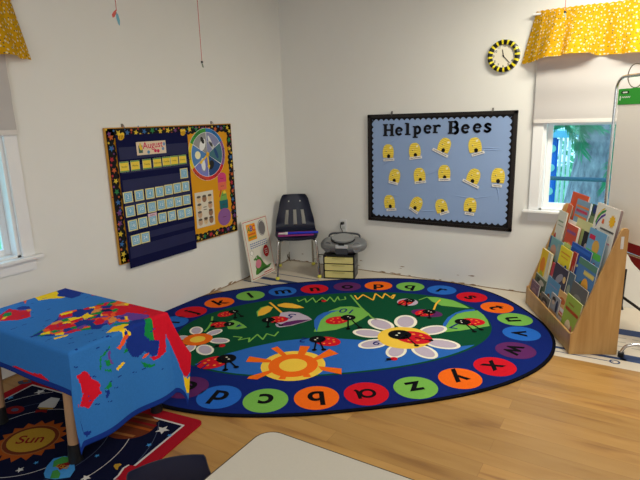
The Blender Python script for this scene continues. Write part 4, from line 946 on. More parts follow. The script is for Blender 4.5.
# weather wheel
wc = (-1.078, 1.127); wr = .203
r = root('weather_wheel', (.022, wc[0], wc[1]-wr), 'round weather wheel with six weather pictures on the yellow board', 'wheel')
segc = [(40, 120, 190), (60, 150, 60), (230, 206, 40), (206, 70, 50), (206, 40, 50), (140, 90, 150)]     # ring colours, from top going left
picc = [(136, 140, 176), (150, 150, 150), (80, 130, 190), (120, 126, 196), (44, 76, 128), (70, 116, 128)]
wm = [paper(c) for c in segc]+[paper(c) for c in picc]+[paper((230, 232, 230)), paper((240, 236, 190)), paper((40, 40, 40))]
bm = NB(); prism(bm, ell(wc[0], wc[1], wr, wr, 0, 60), .0208, .0222, 12)
for k in range(6):
    a0 = PI/6+PI/3*k; 
    ring(bm, wc[0], wc[1], .172, wr-.002, .0226, k if False else [0, 1, 2, 3, 4, 5][k], 12, a0, a0+PI/3)
    a0 = PI/6+PI/3*k
    ring(bm, wc[0], wc[1], .0, .169, .0226, 6+k, 12, a0+.02, a0+PI/3-.02)
def pp(a, rr): return (wc[0]+rr*math.cos(a), wc[1]+rr*math.sin(a))
disc(bm, *pp(PI*.995, .105), .030, .0230, 13, 20)
disc(bm, *pp(PI*.67, .09), .030, .0230, 12, 12, .05, -.5); disc(bm, *pp(PI*.62, .12), .016, .0231, 14, 12, .03, .5); disc(bm, *pp(PI*.36, .10), .014, .0230, 12, 12, .06, .4); disc(bm, *pp(PI*.30, .09), .012, .0230, 12, 12, .05, .9)
disc(bm, *pp(PI*1.3, .09), .022, .0230, 12, 14, .05, .1); disc(bm, *pp(PI*1.36, .12), .026, .0229, 6, 14, .03, .9); disc(bm, *pp(-PI*.38, .09), .04, .0230, 14, 14, .03, .9); disc(bm, *pp(0.05, .1), .016, .0230, 10, 14, .05, .4)
text(bm, 'Cloudy', *pp(PI*.67, .187), .025, .0231, 14, PI*.17); text(bm, 'Rainy', *pp(PI*.33, .187), .025, .0231, 14, -PI*.17); text(bm, 'Sunny', *pp(PI, .187), .025, .0231, 14, PI/2)
text(bm, 'Snowy', *pp(0, .187), .030, .0231, 14, -PI/2); text(bm, 'Partly Cloudy', *pp(-PI*.67, .187), .024, .0231, 14, -PI*.17); text(bm, 'Stormy', *pp(-PI*.33, .187), .026, .0231, 14, PI*.17)
xf(bm, LW(0)); obj('wheel_disc', bm, wm, r)
for a, ln in ((math.radians(-88), .115), (math.radians(215), .115)):
    bm = NB(); n_ = (-math.sin(a), math.cos(a)); d_ = (math.cos(a), math.sin(a)); P_ = []
    for (l, h_) in ((-.02, .006), (ln*.75, .007), (ln*.75, .016), (ln, 0), (ln*.75, -.016), (ln*.75, -.007), (-.02, -.006)): P_.append((wc[0]+d_[0]*l+n_[0]*h_, wc[1]+d_[1]*l+n_[1]*h_))
    prism(bm, P_, .0245, .0258, 0); xf(bm, LW(0)); obj('pointer', bm, paper((240, 200, 50)), r)
bm = NB(); prism(bm, ell(wc[0], wc[1], .014, .014), .024, .029, 0); xf(bm, LW(0)); obj('centre_pin', bm, paper((232, 170, 40)), r)
# faces chart
fp = [(-1.252,0.8445),(-1.052,0.8444),(-1.044,0.5629),(-1.247,0.5692)]
fy0 = (fp[0][0]+fp[3][0])/2; fy1 = (fp[1][0]+fp[2][0])/2; fz0 = (fp[2][1]+fp[3][1])/2; fz1 = (fp[0][1]+fp[1][1])/2
bm = NB(); bx(bm, fy0, fy1, fz0, fz1, .021, .022)
rs = random.Random(9); skin = [1, 2, 3]
for rr_ in range(4):
    for cc_ in range(3):
        if rr_ in (1, 2) and cc_ == 1: 
            for k in range(2): poly(bm, [((fy0+fy1)/2-.018, fz1-.05-rr_*.085+k*.02-.01), ((fy0+fy1)/2+.018, fz1-.05-rr_*.085+k*.02-.01), ((fy0+fy1)/2+.018, fz1-.05-rr_*.085+k*.02-.004), ((fy0+fy1)/2-.018, fz1-.05-rr_*.085+k*.02-.004)], .0223, 4)
            continue
        x = fy0+(fy1-fy0)*(.2+.3*cc_); z = fz1-.055-rr_*(fz1-fz0-.1)/3
        disc(bm, x, z, .025, .0223, rs.choice(skin), 16, .029); disc(bm, x, z+.019, .022, .0224, 4, 14, .010)
        disc(bm, x-.007, z, .002, .0225, 4, 6); disc(bm, x+.007, z, .002, .0225, 4, 6); poly(bm, [(x-.006, z-.012), (x+.006, z-.012), (x+.006, z-.010), (x-.006, z-.010)], .0225, 4)
xf(bm, LW(0)); tag(obj('faces_chart', bm, [paper((216, 208, 190)), paper((196, 160, 130)), paper((220, 190, 150)), paper((150, 110, 84)), paper((96, 84, 72))]), 'white sheet of small cartoon faces on the yellow board', 'poster')
# stacked shape cutouts below the wheel
sp_ = [(-0.9302,0.9241),(-0.9328,0.8617),(-0.9245,0.7865),(-0.9284,0.7095),(-0.931,0.6066)]
bm = NB()
a, z = sp_[0]; prism(bm, [(a-.050, z-.03)]+[(a+.050*math.cos(t), z+.012+.036*math.sin(t)) for t in [PI-PI*k/12 for k in range(13)]]+[(a+.050, z-.03)], .021, .022, 0)
a, z = sp_[1]; prism(bm, [(a-.050, z-.032), (a+.050, z-.032), (a+.050, z+.032), (a-.050, z+.032)], .0208, .0216, 1)
a, z = sp_[2]; prism(bm, [(a-.050, z-.042), (a+.040, z-.042), (a+.034, z+.012), (a+.02, z+.038), (a-.01, z+.03), (a-.032, z+.0)], .021, .022, 2); poly(bm, [(a-.002, z+.01), (a+.032, z+.012), (a+.02, z+.038), (a-.006, z+.03)], .0222, 5)
poly(bm, [(a-.055, z-.01), (a-.045, z-.012), (a-.022, z+.04), (a-.03, z+.05), (a-.045, z+.02)], .0223, 6)
a, z = sp_[3]; prism(bm, [(a-.050, z-.036), (a+.050, z-.036), (a+.050, z+.036), (a-.050, z+.036)], .0208, .0218, 3)
a, z = sp_[4]; prism(bm, ell(a, z, .078, .072), .021, .022, 4)
for k, (a, z) in enumerate(sp_): stroke(bm, [(a-.022+.006*q, z+(.003 if q % 2 else -.003)) for q in range(8)], .0022, .0226, 7)
xf(bm, LW(0)); tag(obj('shape_column', bm, [paper(c) for c in ((206, 66, 120), (226, 110, 84), (120, 170, 80), (30, 100, 110), (140, 90, 150), (230, 200, 60), (186, 60, 50), (80, 30, 50))]), 'column of coloured paper shapes ending in a purple circle', 'cutout')

# ---------------------------------------------------------------- bee bulletin board (back wall)
hx0, hx1, hz0, hz1 = .892, 2.118, .482, 1.395
r = root('bee_board', ((hx0+hx1)/2, 0, hz0), 'blue bulletin board with black frame and beehives on the back wall', 'bulletin board')
bm = NB(); bx(bm, hx0+.01, hx1-.01, hz0+.01, hz1-.01, .0015, .014); xf(bm, BW(0)); obj('blue_backing', bm, mat('blue_cloth', (142, 167, 208), .8, noise=.05, scale=5, bump=.4), r)
bm = NB(); fw = .028
fm = mat('black_frame', (26, 20, 18), .35, noise=.2, scale=10)
bx(bm, hx0, hx1, hz0, hz0+fw, .0015, .024, bev=.003); bx(bm, hx0, hx1, hz1-fw, hz1, .0015, .024, bev=.003); bx(bm, hx0, hx0+fw, hz0, hz1, .0015, .024, bev=.003); bx(bm, hx1-fw, hx1, hz0, hz1, .0015, .024, bev=.003)
xf(bm, BW(0)); obj('frame', bm, fm, r)
bm = NB()
def scal2(a0, a1, base, dirn, horiz, wd=.045):
    n = int(round(abs(a1-a0)/.046)); pts = []
    for i in range(n*8+1):
        t = i/(n*8); pts.append((a0+(a1-a0)*t, base+dirn*(wd-.016*abs(math.sin(PI*t*n)))))
    out = pts+[(a1, base), (a0, base)]
    if not horiz: out = [(b, a) for a, b in out]
    poly(bm, out, .0152, 0)
scal2(hx0+.01, hx1-.01, hz1-.01, -1, True); scal2(hx0+.01, hx1-.01, hz0+.01, 1, True, .05); scal2(hz0+.01, hz1-.01, hx0+.01, 1, False); scal2(hz0+.01, hz1-.01, hx1-.01, -1, False)
xf(bm, BW(0)); obj('scalloped_border', bm, paper((22, 20, 24)), r)
bm = NB(); rs = random.Random(2)                              # wrinkles of the cloth, thin raised folds
for (pa) in ([(.97, 1.10), (1.15, 1.19), (1.25, 1.27)], [(1.0, .95), (1.08, 1.0), (1.2, 1.06)], [(1.30, .88), (1.5, .93), (1.62, 1.03)], [(1.6, .75), (1.8, .73), (2.0, .76)], [(1.7, 1.12), (1.9, 1.105), (2.05, 1.11)], [(1.25, .62), (1.45, .60), (1.7, .66)], [(1.95, .95), (2.0, .80), (2.02, .66)], [(1.0, .68), (1.1, .72), (1.22, .70)], [(1.72, 1.13), (1.9, 1.12), (2.04, 1.125)], [(1.5, .78), (1.52, .66), (1.56, .58)]):
    sp = smooth_path([(x, z, .0125) for x, z in pa], 6); n_ = len(sp)
    tube(bm, sp, [.0005+.0040*math.sin(PI*i/(n_-1)) for i in range(n_)], 10, cap=True)
xf(bm, BW(0)); obj('cloth_crease', bm, MC['blue_cloth'], r, smooth=True)
hook(BW(0), [(1.11,1.405)][0][0], hz1+.001, 'small metal hook above the left half of the bee board')
hook(BW(0), [(1.933,1.4)][0][0], hz1+.001, 'small metal hook above the right half of the bee board')
# title letters: slab serif cutouts
def arc(cx_, cy_, rx, ry, a0, a1, n=14): return [(cx_+rx*math.cos(math.radians(a0+(a1-a0)*i/n)), cy_+ry*math.sin(math.radians(a0+(a1-a0)*i/n))) for i in range(n+1)]
T = .23    # thick stroke
GL = {
 'H': ([([(.22, .05), (.22, .95)], T), ([(.78, .05), (.78, .95)], T), ([(.22, .5), (.78, .5)], .13), ([(.02, .05), (.42, .05)], .1), ([(.58, .05), (.98, .05)], .1), ([(.02, .95), (.42, .95)], .1), ([(.58, .95), (.98, .95)], .1)], 1.0),
 'l': ([([(.28, .05), (.28, .98)], T), ([(.05, .05), (.52, .05)], .1), ([(.05, .95), (.28, .95)], .1)], .58),
 'e': ([(arc(.33, .34, .24, .28, 8, 322), .17), ([(.12, .36), (.56, .36)], .09)], .68),
 'p': ([([(.2, -.25), (.2, .62)], .2), ([(.0, .6), (.25, .6)], .1), ([(.0, -.26), (.42, -.26)], .1), (arc(.38, .33, .22, .27, -150, 150), .17)], .72),
 'r': ([([(.2, .05), (.2, .62)], .2), ([(.02, .05), (.42, .05)], .1), ([(.02, .6), (.25, .6)], .1), (arc(.44, .42, .2, .18, 150, 40), .15)], .62),
 'B': ([([(.22, .05), (.22, .95)], T), ([(.02, .05), (.55, .05)], .1), ([(.02, .95), (.52, .95)], .1), (arc(.5, .735, .2, .21, 90, -90), .19), (arc(.52, .28, .24, .235, 90, -90), .21), ([(.3, .51), (.52, .51)], .1)], .85),
 's': ([(smooth_path([(.48, .54, 0), (.28, .62, 0), (.12, .50, 0), (.28, .34, 0), (.48, .20, 0), (.30, .03, 0), (.08, .10, 0)], 6), .16), ([(.5, .45), (.5, .62)], .08), ([(.07, .02), (.07, .2)], .08)], .6)}
lm = paper((22, 22, 28))
seq = [('H', [(1.034,1.216)][0], 'H', 'first letter of the title'), ('e', [(1.146,1.221)][0], 'e', 'right after the capital H'), ('l', [(1.227,1.223)][0], 'l', 'in the first title word'), ('p', [(1.301,1.23)][0], 'p', 'in the middle of the first title word'),
 ('e', [(1.394,1.234)][0], 'e', 'just before the letter r'), ('r', [(1.469,1.236)][0], 'r', 'ending the first title word'), ('B', [(1.594,1.229)][0], 'B', 'starting the second title word'), ('e', [(1.7,1.233)][0], 'e', 'right after the capital B'),
 ('e', [(1.791,1.238)][0], 'e', 'just before the final s'), ('s', [(1.873,1.24)][0], 's', 'ending the title')]
for ch, (a, z), nm, lab in seq:
    st_, adv = GL[ch]; s = .098; bm = NB()
    for k, (pts, wd) in enumerate(st_): stroke(bm, [(p[0]*s*1.08, p[1]*s) for p in pts], wd*s*1.16, .0008+.00002*k, 0)
    z_ = len(bm.faces); 
    ex = bmesh.ops.extrude_face_region(bm, geom=bm.faces[:]); bmesh.ops.translate(bm, vec=(0, 0, .0012), verts=[v for v in ex['geom'] if isinstance(v, bmesh.types.BMVert)])
    bmesh.ops.recalc_face_normals(bm, faces=bm.faces)
    xf(bm, BW(0) @ Matrix.Translation((a, z, .0155))); tag(obj('title_letter', bm, lm), 'black cutout letter %s %s on the bee board' % (nm, lab), 'letter', 'black title letters on the bee board')
# beehives
hm = [paper((244, 218, 84)), paper((176, 120, 26)), paper((20, 16, 14)), paper((244, 236, 196)), paper((232, 228, 222)), paper((40, 40, 46))]
def hive_me():
    bm = NB(); pts = []
    L_ = [(-.046, -.052), (.046, -.052), (.051, -.02), (.050, .01), (.043, .035), (.030, .053), (.014, .061), (-.014, .061), (-.030, .053), (-.043, .035), (-.050, .01), (-.051, -.02)]
    prism(bm, L_, 0, .0012, 0, 1)
    for k in range(7):
        z = -.043+k*.0155; hw = .048*math.sqrt(max(.1, 1-max(0, (z+.01)/.075)**2.2))
        stroke(bm, [(-hw+2*hw*i/8, z-.004*math.sin(PI*i/8)) for i in range(9)], .0022, .0014, 1)
    disc(bm, .004, -.038, .015, .0017, 2, 16, .017); disc(bm, .022, .034, .011, .0017, 3, 12, .008, .5)
    disc(bm, -.018, .002, .006, .0017, 2, 10, .004, .6); disc(bm, -.014, .007, .005, .0018, 3, 10, .003, .9)
    return bm
def hive_tag_me(w_):
    bm = NB(); prism(bm, [(-w_/2, -.0105), (w_/2, -.0105), (w_/2, .0105), (-w_/2, .0105)], .0014, .0026, 0)
    n_ = int(w_/.009)-1
    stroke(bm, [(-w_/2+.010+.0045*q, .0028*(1 if q % 2 else -1)) for q in range(2*n_-1)], .0026, .0029, 1); return bm
HV = [((97, 177), 0, (99, 205), 4, .10, 'top row, below the capital H'), ((188, 173), 3, (191, 198), 8, .108, 'top row, below the letter p'), ((290, 156), -20, (275, 181), -25, .14, 'top row, leaning right on a long slanted name strip'), ((394, 156), 10, (405, 184), 17, .10, 'top row, the rightmost'),
 ((119, 261), -12, (114, 284), -12, .088, 'middle row, the leftmost'), ((204, 258), 6, (207, 282), 9, .10, 'middle row, second from the left'), ((289, 249), 0, (290, 273), 4, .098, 'middle row, straight in the middle of the board'), ((390, 262), -18, (380, 287), -24, .14, 'middle row, leaning right on a long name strip'), ((474, 261), -3, (470, 294), -2, .075, 'middle row, the rightmost with a short strip'),
 ((101, 350), 6, (108, 376), 9, .092, 'bottom row, the leftmost'), ((194, 356), -26, (184, 379), -32, .09, 'bottom row, leaning strongly right'), ((279, 365), 14, (290, 387), 22, .08, 'bottom row, leaning left'), ((378, 361), -4, (375, 390), -5, .075, 'bottom row, the rightmost and upright')]
HP = [(1.083,1.086),(1.321,1.098),(1.571,1.138),(1.812,1.139),(1.143,0.8808),(1.365,0.8952),(1.575,0.9229),(1.812,0.9001),(1.998,0.9084),(1.095,0.6549),(1.343,0.6546),(1.557,0.6458),(1.793,0.67)]
TP = [(1.089,1.018),(1.329,1.038),(1.537,1.081),(1.839,1.077),(1.13,0.8231),(1.373,0.8375),(1.578,0.8666),(1.791,0.842),(1.993,0.8344),(1.114,0.5897),(1.317,0.5957),(1.586,0.5944),(1.789,0.6014)]
proto = None
for (h, t_, hp, tp) in zip(HV, HV, HP, TP):
    loc = BW(0) @ Vector((hp[0], hp[1], .0160)); rot = (PI/2, math.radians(-h[1])*-1*-1, 0)
    if proto is None:
        bm = hive_me(); me = bpy.data.meshes.new('beehive_cutout')
        bm.to_mesh(me); bm.free(); [me.materials.append(m) for m in hm]
        proto = bpy.data.objects.new('beehive_cutout', me); COL.objects.link(proto); o = proto
    else: o = proto.copy(); COL.objects.link(o)
    o.location = loc; o.rotation_euler = (Matrix.Rotation(PI/2, 4, 'X') @ Matrix.Rotation(math.radians(h[1]), 4, 'Z')).to_euler()
    tag(o, 'yellow paper beehive, '+h[5], 'beehive', 'paper beehives on the bee board')
    bm = hive_tag_me(h[4]); me = bpy.data.meshes.new('name_strip'); bm.to_mesh(me); bm.free(); me.materials.append(hm[4]); me.materials.append(hm[5])
    c = bpy.data.objects.new('name_strip', me); COL.objects.link(c); c.parent = o
    dx, dz = tp[0]-hp[0], tp[1]-hp[1]; a = math.radians(h[1])
    c.location = (dx*math.cos(a)+dz*math.sin(a), -dx*math.sin(a)+dz*math.cos(a), 0); c.rotation_euler = (0, 0, math.radians(h[3]-h[1]))

# ---------------------------------------------------------------- wall clock
cc_ = (1.994, 1.781); R_ = .113
r = root('wall_clock', (cc_[0], 0, cc_[1]-R_), 'round wall clock with yellow and black striped rim', 'clock')
bm = NB(); nseg = 32
for k in range(nseg):
    mi = 1 if k % 2 == 0 else 0; wdt = .36 if mi else .64
    a0 = 2*PI*(k//2)/16+(0 if mi else 2*PI/16*.36); a1 = a0+2*PI/16*wdt
    prof = ((R_-.035, .012), (R_-.032, .028), (R_-.014, .034), (R_-.002, .028), (R_, .002))
    ns = 3
    for q in range(ns):
        b0 = a0+(a1-a0)*q/ns; b1 = a0+(a1-a0)*(q+1)/ns
        for (p0, p1) in zip(prof[:-1], prof[1:]):
            v = [bm.verts.new((cc_[0]+p[0]*math.cos(b), cc_[1]+p[0]*math.sin(b), p[1])) for p, b in ((p0, b0), (p1, b0), (p1, b1), (p0, b1))]
            f = bm.faces.new(v); f.material_index = mi
bmesh.ops.remove_doubles(bm, verts=bm.verts, dist=1e-5)
xf(bm, BW(0)); obj('rim', bm, [mat('rim_black', (22, 22, 22), .3), mat('rim_yellow', (236, 220, 40), .35)], r, smooth=True)
bm = NB(); prism(bm, ell(cc_[0], cc_[1], R_-.024, R_-.024, 0, 48), .002, .014, 0)
for k in range(1, 13):
    a = PI/2-2*PI*k/12; text(bm, str(k), cc_[0]+.070*math.cos(a), cc_[1]+.070*math.sin(a), .026, .0145, 1, 0, .004)
for k in range(60):
    a = 2*PI*k/60; stroke(bm, [(cc_[0]+.083*math.cos(a), cc_[1]+.083*math.sin(a)), (cc_[0]+.086*math.cos(a), cc_[1]+.086*math.sin(a))], .0012, .0144, 1)
xf(bm, BW(0)); obj('face', bm, [paper((232, 226, 206)), paper((50, 50, 50))], r)
for nm, a, ln, wd, zz in (('hour_hand', math.radians(102), .046, .0065, .0165), ('minute_hand', math.radians(-48), .068, .005, .018)):
    bm = NB(); d_ = (math.cos(a), math.sin(a)); stroke(bm, [(cc_[0]-d_[0]*.01, cc_[1]-d_[1]*.01), (cc_[0]+d_[0]*ln, cc_[1]+d_[1]*ln)], wd, zz, 0); xf(bm, BW(0)); obj(nm, bm, blk, r)
bm = NB(); prism(bm, ell(cc_[0], cc_[1], .005, .005), .014, .020, 0); xf(bm, BW(0)); obj('hub', bm, blk, r)

# ---------------------------------------------------------------- book display
A0 = Vector((2.672, -1.000, .0)); U = Vector((-.442, .897, 0)).normalized(); Wd = Vector((U.y, -U.x, 0))
BWID, BDEP = .874, .264
MB = Matrix.Identity(4)
for i in range(3): MB[i][0] = U[i]; MB[i][1] = Wd[i]; MB[i][2] = (0, 0, 1)[i]
MB.translation = A0
def birch():
    m = bpy.data.materials.new('birch_ply'); m.use_nodes = True; nt = m.node_tree; b = nt.nodes['Principled BSDF']; N = nt.nodes.new; L = nt.links.new
    tc = N('ShaderNodeTexCoord'); mp = N('ShaderNodeMapping'); mp.inputs['Scale'].default_value = (14, 14, 1.4); L(tc.outputs['Object'], mp.inputs[0])
    nz = N('ShaderNodeTexNoise'); nz.inputs['Scale'].default_value = 1.5; nz.inputs['Detail'].default_value = 5; nz.inputs['Distortion'].default_value = 1.2; L(mp.outputs[0], nz.inputs['Vector'])
    rp = N('ShaderNodeValToRGB'); e = rp.color_ramp.elements; e[0].position = .3; e[0].color = (*lin((174, 130, 72)), 1); e[1].position = .7; e[1].color = (*lin((200, 158, 98)), 1)
    L(nz.outputs['Fac'], rp.inputs[0]); L(rp.outputs[0], b.inputs['Base Color']); b.inputs['Roughness'].default_value = .4; return m
bir = birch()
r = root('book_display', A0+U*BWID/2+Wd*BDEP/2, 'light birch tiered book display stand facing the rug', 'bookcase')
def side(u0):
    bm = NB(); pts = [(0, .0012), (0, .125), (.014, .135), (.222, .735), (.234, .745), (.252, .745), (BDEP-.004, .735), (BDEP, .0012)]
    a = [bm.verts.new((u0, d, z)) for d, z in pts]; b = [bm.verts.new((u0+.016, d, z)) for d, z in pts]
    bm.faces.new(a); bm.faces.new(b[::-1])
    for i in range(len(pts)): j = (i+1) % len(pts); bm.faces.new((a[i], b[i], b[j], a[j]))
    bmesh.ops.recalc_face_normals(bm, faces=bm.faces); xf(bm, MB); return bm
obj('side_panel', side(0), bir, r); sp2 = obj('side_panel', side(BWID-.016), bir, r)
bm = NB(); bx(bm, .016, BWID-.016, .0, .012, .003, .122, bev=.002); xf(bm, MB); obj('front_panel', bm, bir, r)
bm = NB(); bx(bm, .016, BWID-.016, BDEP-.008, BDEP-.002, .003, .70); xf(bm, MB); obj('back_panel', bm, bir, r)
TIERS = [(.022, .02), (.062, .13), (.105, .24), (.150, .35), (.195, .46)]; SL = .15
for k, (d0, z0) in enumerate(TIERS):
    bm = NB(); bx(bm, .016, BWID-.016, d0-.020, d0+.022, z0-.010, z0-.004)
    xf(bm, MB); sh = obj('shelf', bm, bir, r)
    if k:
        bm = NB(); d_ = d0-.020; bx(bm, .016, BWID-.016, d_-.004, d_, z0-.010, z0+.006); xf(bm, MB); obj('shelf_lip', bm, bir, sh)
bm = NB(); bx(bm, -.003, -.0002, .222, .238, .63, .70, bev=.001)
bx(bm, -.005, -.003, .2255, .2345, .64, .66, bev=.001)
xf(bm, MB); obj('white_latch', bm, mat('latch_plastic', (214, 212, 208), .4), r)

# books: (tier, [TL, TR] in (u, z), colour, art list, label, layer)
def book(tier, q, col, art, label, layer=0, th=.008, hmin=None, page=(226, 220, 204), tilt=0):
    d0, z0 = TIERS[tier]
    (ua, za), (ub, zb) = q
    ua = min(BWID-.02, max(.021, ua)); ub = min(BWID-.02, max(.021, ub))
    wd = max(.06, abs(ua-ub)); top = (za+zb)/2; uc = (ua+ub)/2
    h = (top-z0-.0)/math.cos(math.atan(SL)); ta = math.atan(SL)
    h = max(.1, h)
    # local frame: x to the right seen from the front (= -U), y up along the cover, z out of the cover
    e1_ = -U; up = (Vector((0, 0, 1))*math.cos(ta)+Wd*math.sin(ta)).normalized()
    o_ = A0+U*uc+Wd*(d0-layer*.0095+.004)+Vector((0, 0, z0-.003))
    M = basis(e1_, up, o_) @ Matrix.Rotation(tilt, 4, 'Z')
    r_ = root('picture_book', o_, label, 'book', 'picture books on the display stand')
    cols = [paper(col)]; idx = {tuple(col): 0}
    bm = NB(); prism(bm, [(-wd/2, 0), (wd/2, 0), (wd/2, h), (-wd/2, h)], -.0012, 0, 0); prism(bm, [(-wd/2, 0), (wd/2, 0), (wd/2, h), (-wd/2, h)], -th, -th+.0012, 0); prism(bm, [(-wd/2-.0005, 0), (-wd/2+.0012, 0), (-wd/2+.0012, h), (-wd/2-.0005, h)], -th, 0, 0)
    for lv, a in enumerate(art):
        c_ = a[1]
        if tuple(c_) not in idx: idx[tuple(c_)] = len(cols); cols.append(paper(c_))
        mi = idx[tuple(c_)]; zz = .0004+.0002*lv
        if a[0] == 'r': x0_, y0_, x1_, y1_ = a[2:]; poly(bm, [((x0_-.5)*wd, y0_*h), ((x1_-.5)*wd, y0_*h), ((x1_-.5)*wd, y1_*h), ((x0_-.5)*wd, y1_*h)], zz, mi)
        elif a[0] == 'e': x_, y_, rx, ry = a[2:6]; disc(bm, (x_-.5)*wd, y_*h, rx*wd, zz, mi, 20, ry*h, a[6] if len(a) > 6 else 0)
        elif a[0] == 'p': poly(bm, [((x_-.5)*wd, y_*h) for x_, y_ in a[2]], zz, mi)
        elif a[0] == 's': poly(bm, star((a[2]-.5)*wd, a[3]*h, a[4]*wd, .2, 10, .68), zz, mi)
        elif a[0] == 't': text(bm, a[2], (a[3]-.5)*wd, a[4]*h, a[5]*wd, zz, mi, a[6] if len(a) > 6 else 0, .01)
        elif a[0] == 'w':                                      # a line of unreadable lettering as a wavy stroke
            x0_, y0_, x1_, am, wdt = a[2:]; n_ = max(6, int((x1_-x0_)*wd/.006))
            stroke(bm, [((x0_+(x1_-x0_)*i/n_-.5)*wd, y0_*h+am*h*(1 if i % 2 else -1)) for i in range(n_+1)], wdt*h, zz, mi)
    xf(bm, M); obj('cover', bm, cols, r_)
    bm = NB(); bx(bm, -wd/2+.0012, wd/2-.002, .002, h-.002, -th+.0013, -.0013); xf(bm, M); obj('pages', bm, paper(page), r_)
BK = {}
book(4, [(0.9315,0.7354),(0.7833,0.7732)], (220, 110, 60), [('r', (240, 160, 90), .1, .6, .9, .8), ('e', (190, 70, 50), .5, .4, .3, .2)], 'small orange picture book at the left end of the top row', 1, tilt=-.12)
book(4, [(0.8185,0.8375),(0.5467,0.8397)], (222, 84, 36), [('e', (150, 140, 120), .2, .62, .12, .10), ('e', (240, 160, 40), .35, .28, .22, .22), ('e', (60, 40, 40), .55, .1, .2, .1)], 'tall orange red picture book standing highest behind the others', 0)
book(4, [(0.666,0.8119),(0.4516,0.8123)], (130, 160, 184), [('r', (226, 132, 66), .05, .86, .95, .90), ('w', (196, 60, 90), .08, .80, .92, .022, .022), ('r', (226, 132, 66), .05, .68, .95, .72), ('r', (226, 206, 130), .0, .0, 1, .35), ('e', (40, 44, 60), .6, .38, .10, .16)], 'blue grey book with an orange striped title in the top row', 2)
book(4, [(0.4471,0.8074),(0.3571,0.816)], (66, 88, 62), [('e', (30, 50, 110), .5, .92, .3, .08), ('e', (196, 150, 110), .7, .35, .3, .15), ('r', (120, 140, 96), .1, .5, .8, .8)], 'narrow dark green book beside the white rainbow book', 1)
book(4, [(0.3592,0.834),(0.0643,0.8366)], (232, 228, 218), [('p', (60, 150, 70), [(.08, .70), (.13, .80), (.28, .90), (.45, .94), (.42, .90), (.27, .84), (.17, .75), (.13, .66)]), ('p', (230, 190, 40), [(.07, .74), (.14, .84), (.28, .93), (.38, .96), (.36, .93), (.26, .90), (.14, .81)]), ('p', (90, 60, 150), [(.13, .66), (.18, .74), (.28, .82), (.44, .88), (.46, .85), (.32, .79), (.21, .71), (.15, .62)]), ('s', (240, 184, 30), .78, .80, .14), ('w', (30, 30, 34), .35, .64, .95, .014, .012), ('w', (30, 30, 34), .45, .56, .8, .012, .01), ('e', (20, 20, 24), .2, .55, .09, .05), ('e', (20, 20, 24), .45, .5, .07, .04), ('e', (220, 170, 130), .45, .47, .05, .03), ('w', (200, 60, 110), .6, .46, .9, .012, .01), ('w', (226, 110, 60), .38, .75, .46, .03, .02)], 'white book with a rainbow and a yellow sun in the top row', 2, th=.018, page=(150, 130, 126))
book(3, [(0.9424,0.7026),(0.7075,0.7069)], (226, 226, 212), [('w', (90, 130, 80), .15, .80, .8, .014, .012), ('w', (120, 150, 110), .2, .72, .9, .010, .008), ('e', (200, 60, 50), .15, .35, .16, .2), ('e', (200, 70, 60), .7, .25, .25, .2), ('e', (90, 120, 80), .4, .15, .2, .1)], 'white book with green lettering at the left of the fourth row', 2)
book(3, [(0.7081,0.6647),(0.5838,0.6659)], (226, 216, 206), [('e', (180, 50, 60), .5, .55, .28, .25), ('e', (120, 40, 110), .5, .25, .3, .2), ('e', (60, 40, 60), .3, .35, .1, .1)], 'white book with a red and purple figure behind the orange red book', 0)
book(3, [(0.5853,0.6957),(0.35,0.7031)], (206, 206, 150), [('e', (160, 176, 110), .5, .7, .3, .15), ('r', (226, 196, 70), .5, .1, 1, .5)], 'pale yellow green book leaning at the back of the fourth row', -.6)
book(3, [(0.6611,0.6485),(0.4775,0.6513)], (206, 84, 60), [('w', (130, 90, 150), .1, .84, .9, .03, .02), ('e', (226, 150, 90), .5, .4, .32, .22), ('w', (240, 210, 180), .15, .14, .8, .01, .01)], 'orange red book with thick white pages in the fourth row', 2, th=.018)
book(3, [(0.4073,0.6463),(0.2957,0.6494)], (34, 32, 38), [('e', (190, 170, 170), .55, .68, .18, .1), ('e', (160, 130, 140), .4, .45, .25, .12), ('e', (120, 50, 70), .6, .25, .2, .1)], 'black book showing white figures beside the light blue book', 1)
book(3, [(0.3144,0.6856),(0.0854,0.6963)], (112, 166, 206), [('r', (200, 40, 80), .08, .82, .42, .90), ('e', (214, 170, 80), .55, .72, .2, .12), ('w', (90, 190, 80), .05, .58, .95, .04, .04), ('e', (236, 236, 226), .35, .25, .18, .22), ('e', (60, 50, 60), .35, .44, .12, .06), ('e', (170, 50, 60), .7, .25, .12, .22)], 'light blue book with green title letters in the fourth row', 2)
book(2, [(0.9048,0.5137),(0.6104,0.5245)], (120, 170, 180), [('r', (60, 90, 140), 0, .7, .12, 1), ('e', (196, 150, 130), .42, .68, .22, .16), ('e', (150, 170, 170), .75, .7, .12, .24), ('r', (30, 66, 44), 0, 0, 1, .45), ('e', (36, 80, 50), .4, .42, .35, .14)], 'landscape book with a green hill at the left of the third row', 1)
book(2, [(0.6285,0.5237),(0.5037,0.5267)], (130, 180, 80), [('r', (200, 210, 120), 0, .93, 1, 1), ('e', (90, 150, 60), .5, .5, .4, .3)], 'light green book just left of the bright yellow book', 0)
book(2, [(0.6083,0.5099),(0.4126,0.5067)], (240, 220, 50), [('w', (220, 110, 40), .12, .86, .9, .016, .014), ('w', (220, 110, 40), .2, .76, .8, .014, .010), ('e', (30, 34, 40), .2, .42, .1, .1, .6), ('e', (30, 34, 40), .45, .46, .08, .05), ('e', (40, 90, 150), .75, .5, .12, .12), ('e', (220, 60, 40), .6, .12, .2, .06)], 'bright yellow book with black cats in the third row', 2)
book(2, [(0.4208,0.5144),(0.3595,0.5108)], (176, 50, 40), [('e', (206, 150, 130), .7, .4, .2, .3)], 'red book edge just right of the bright yellow book', 1)
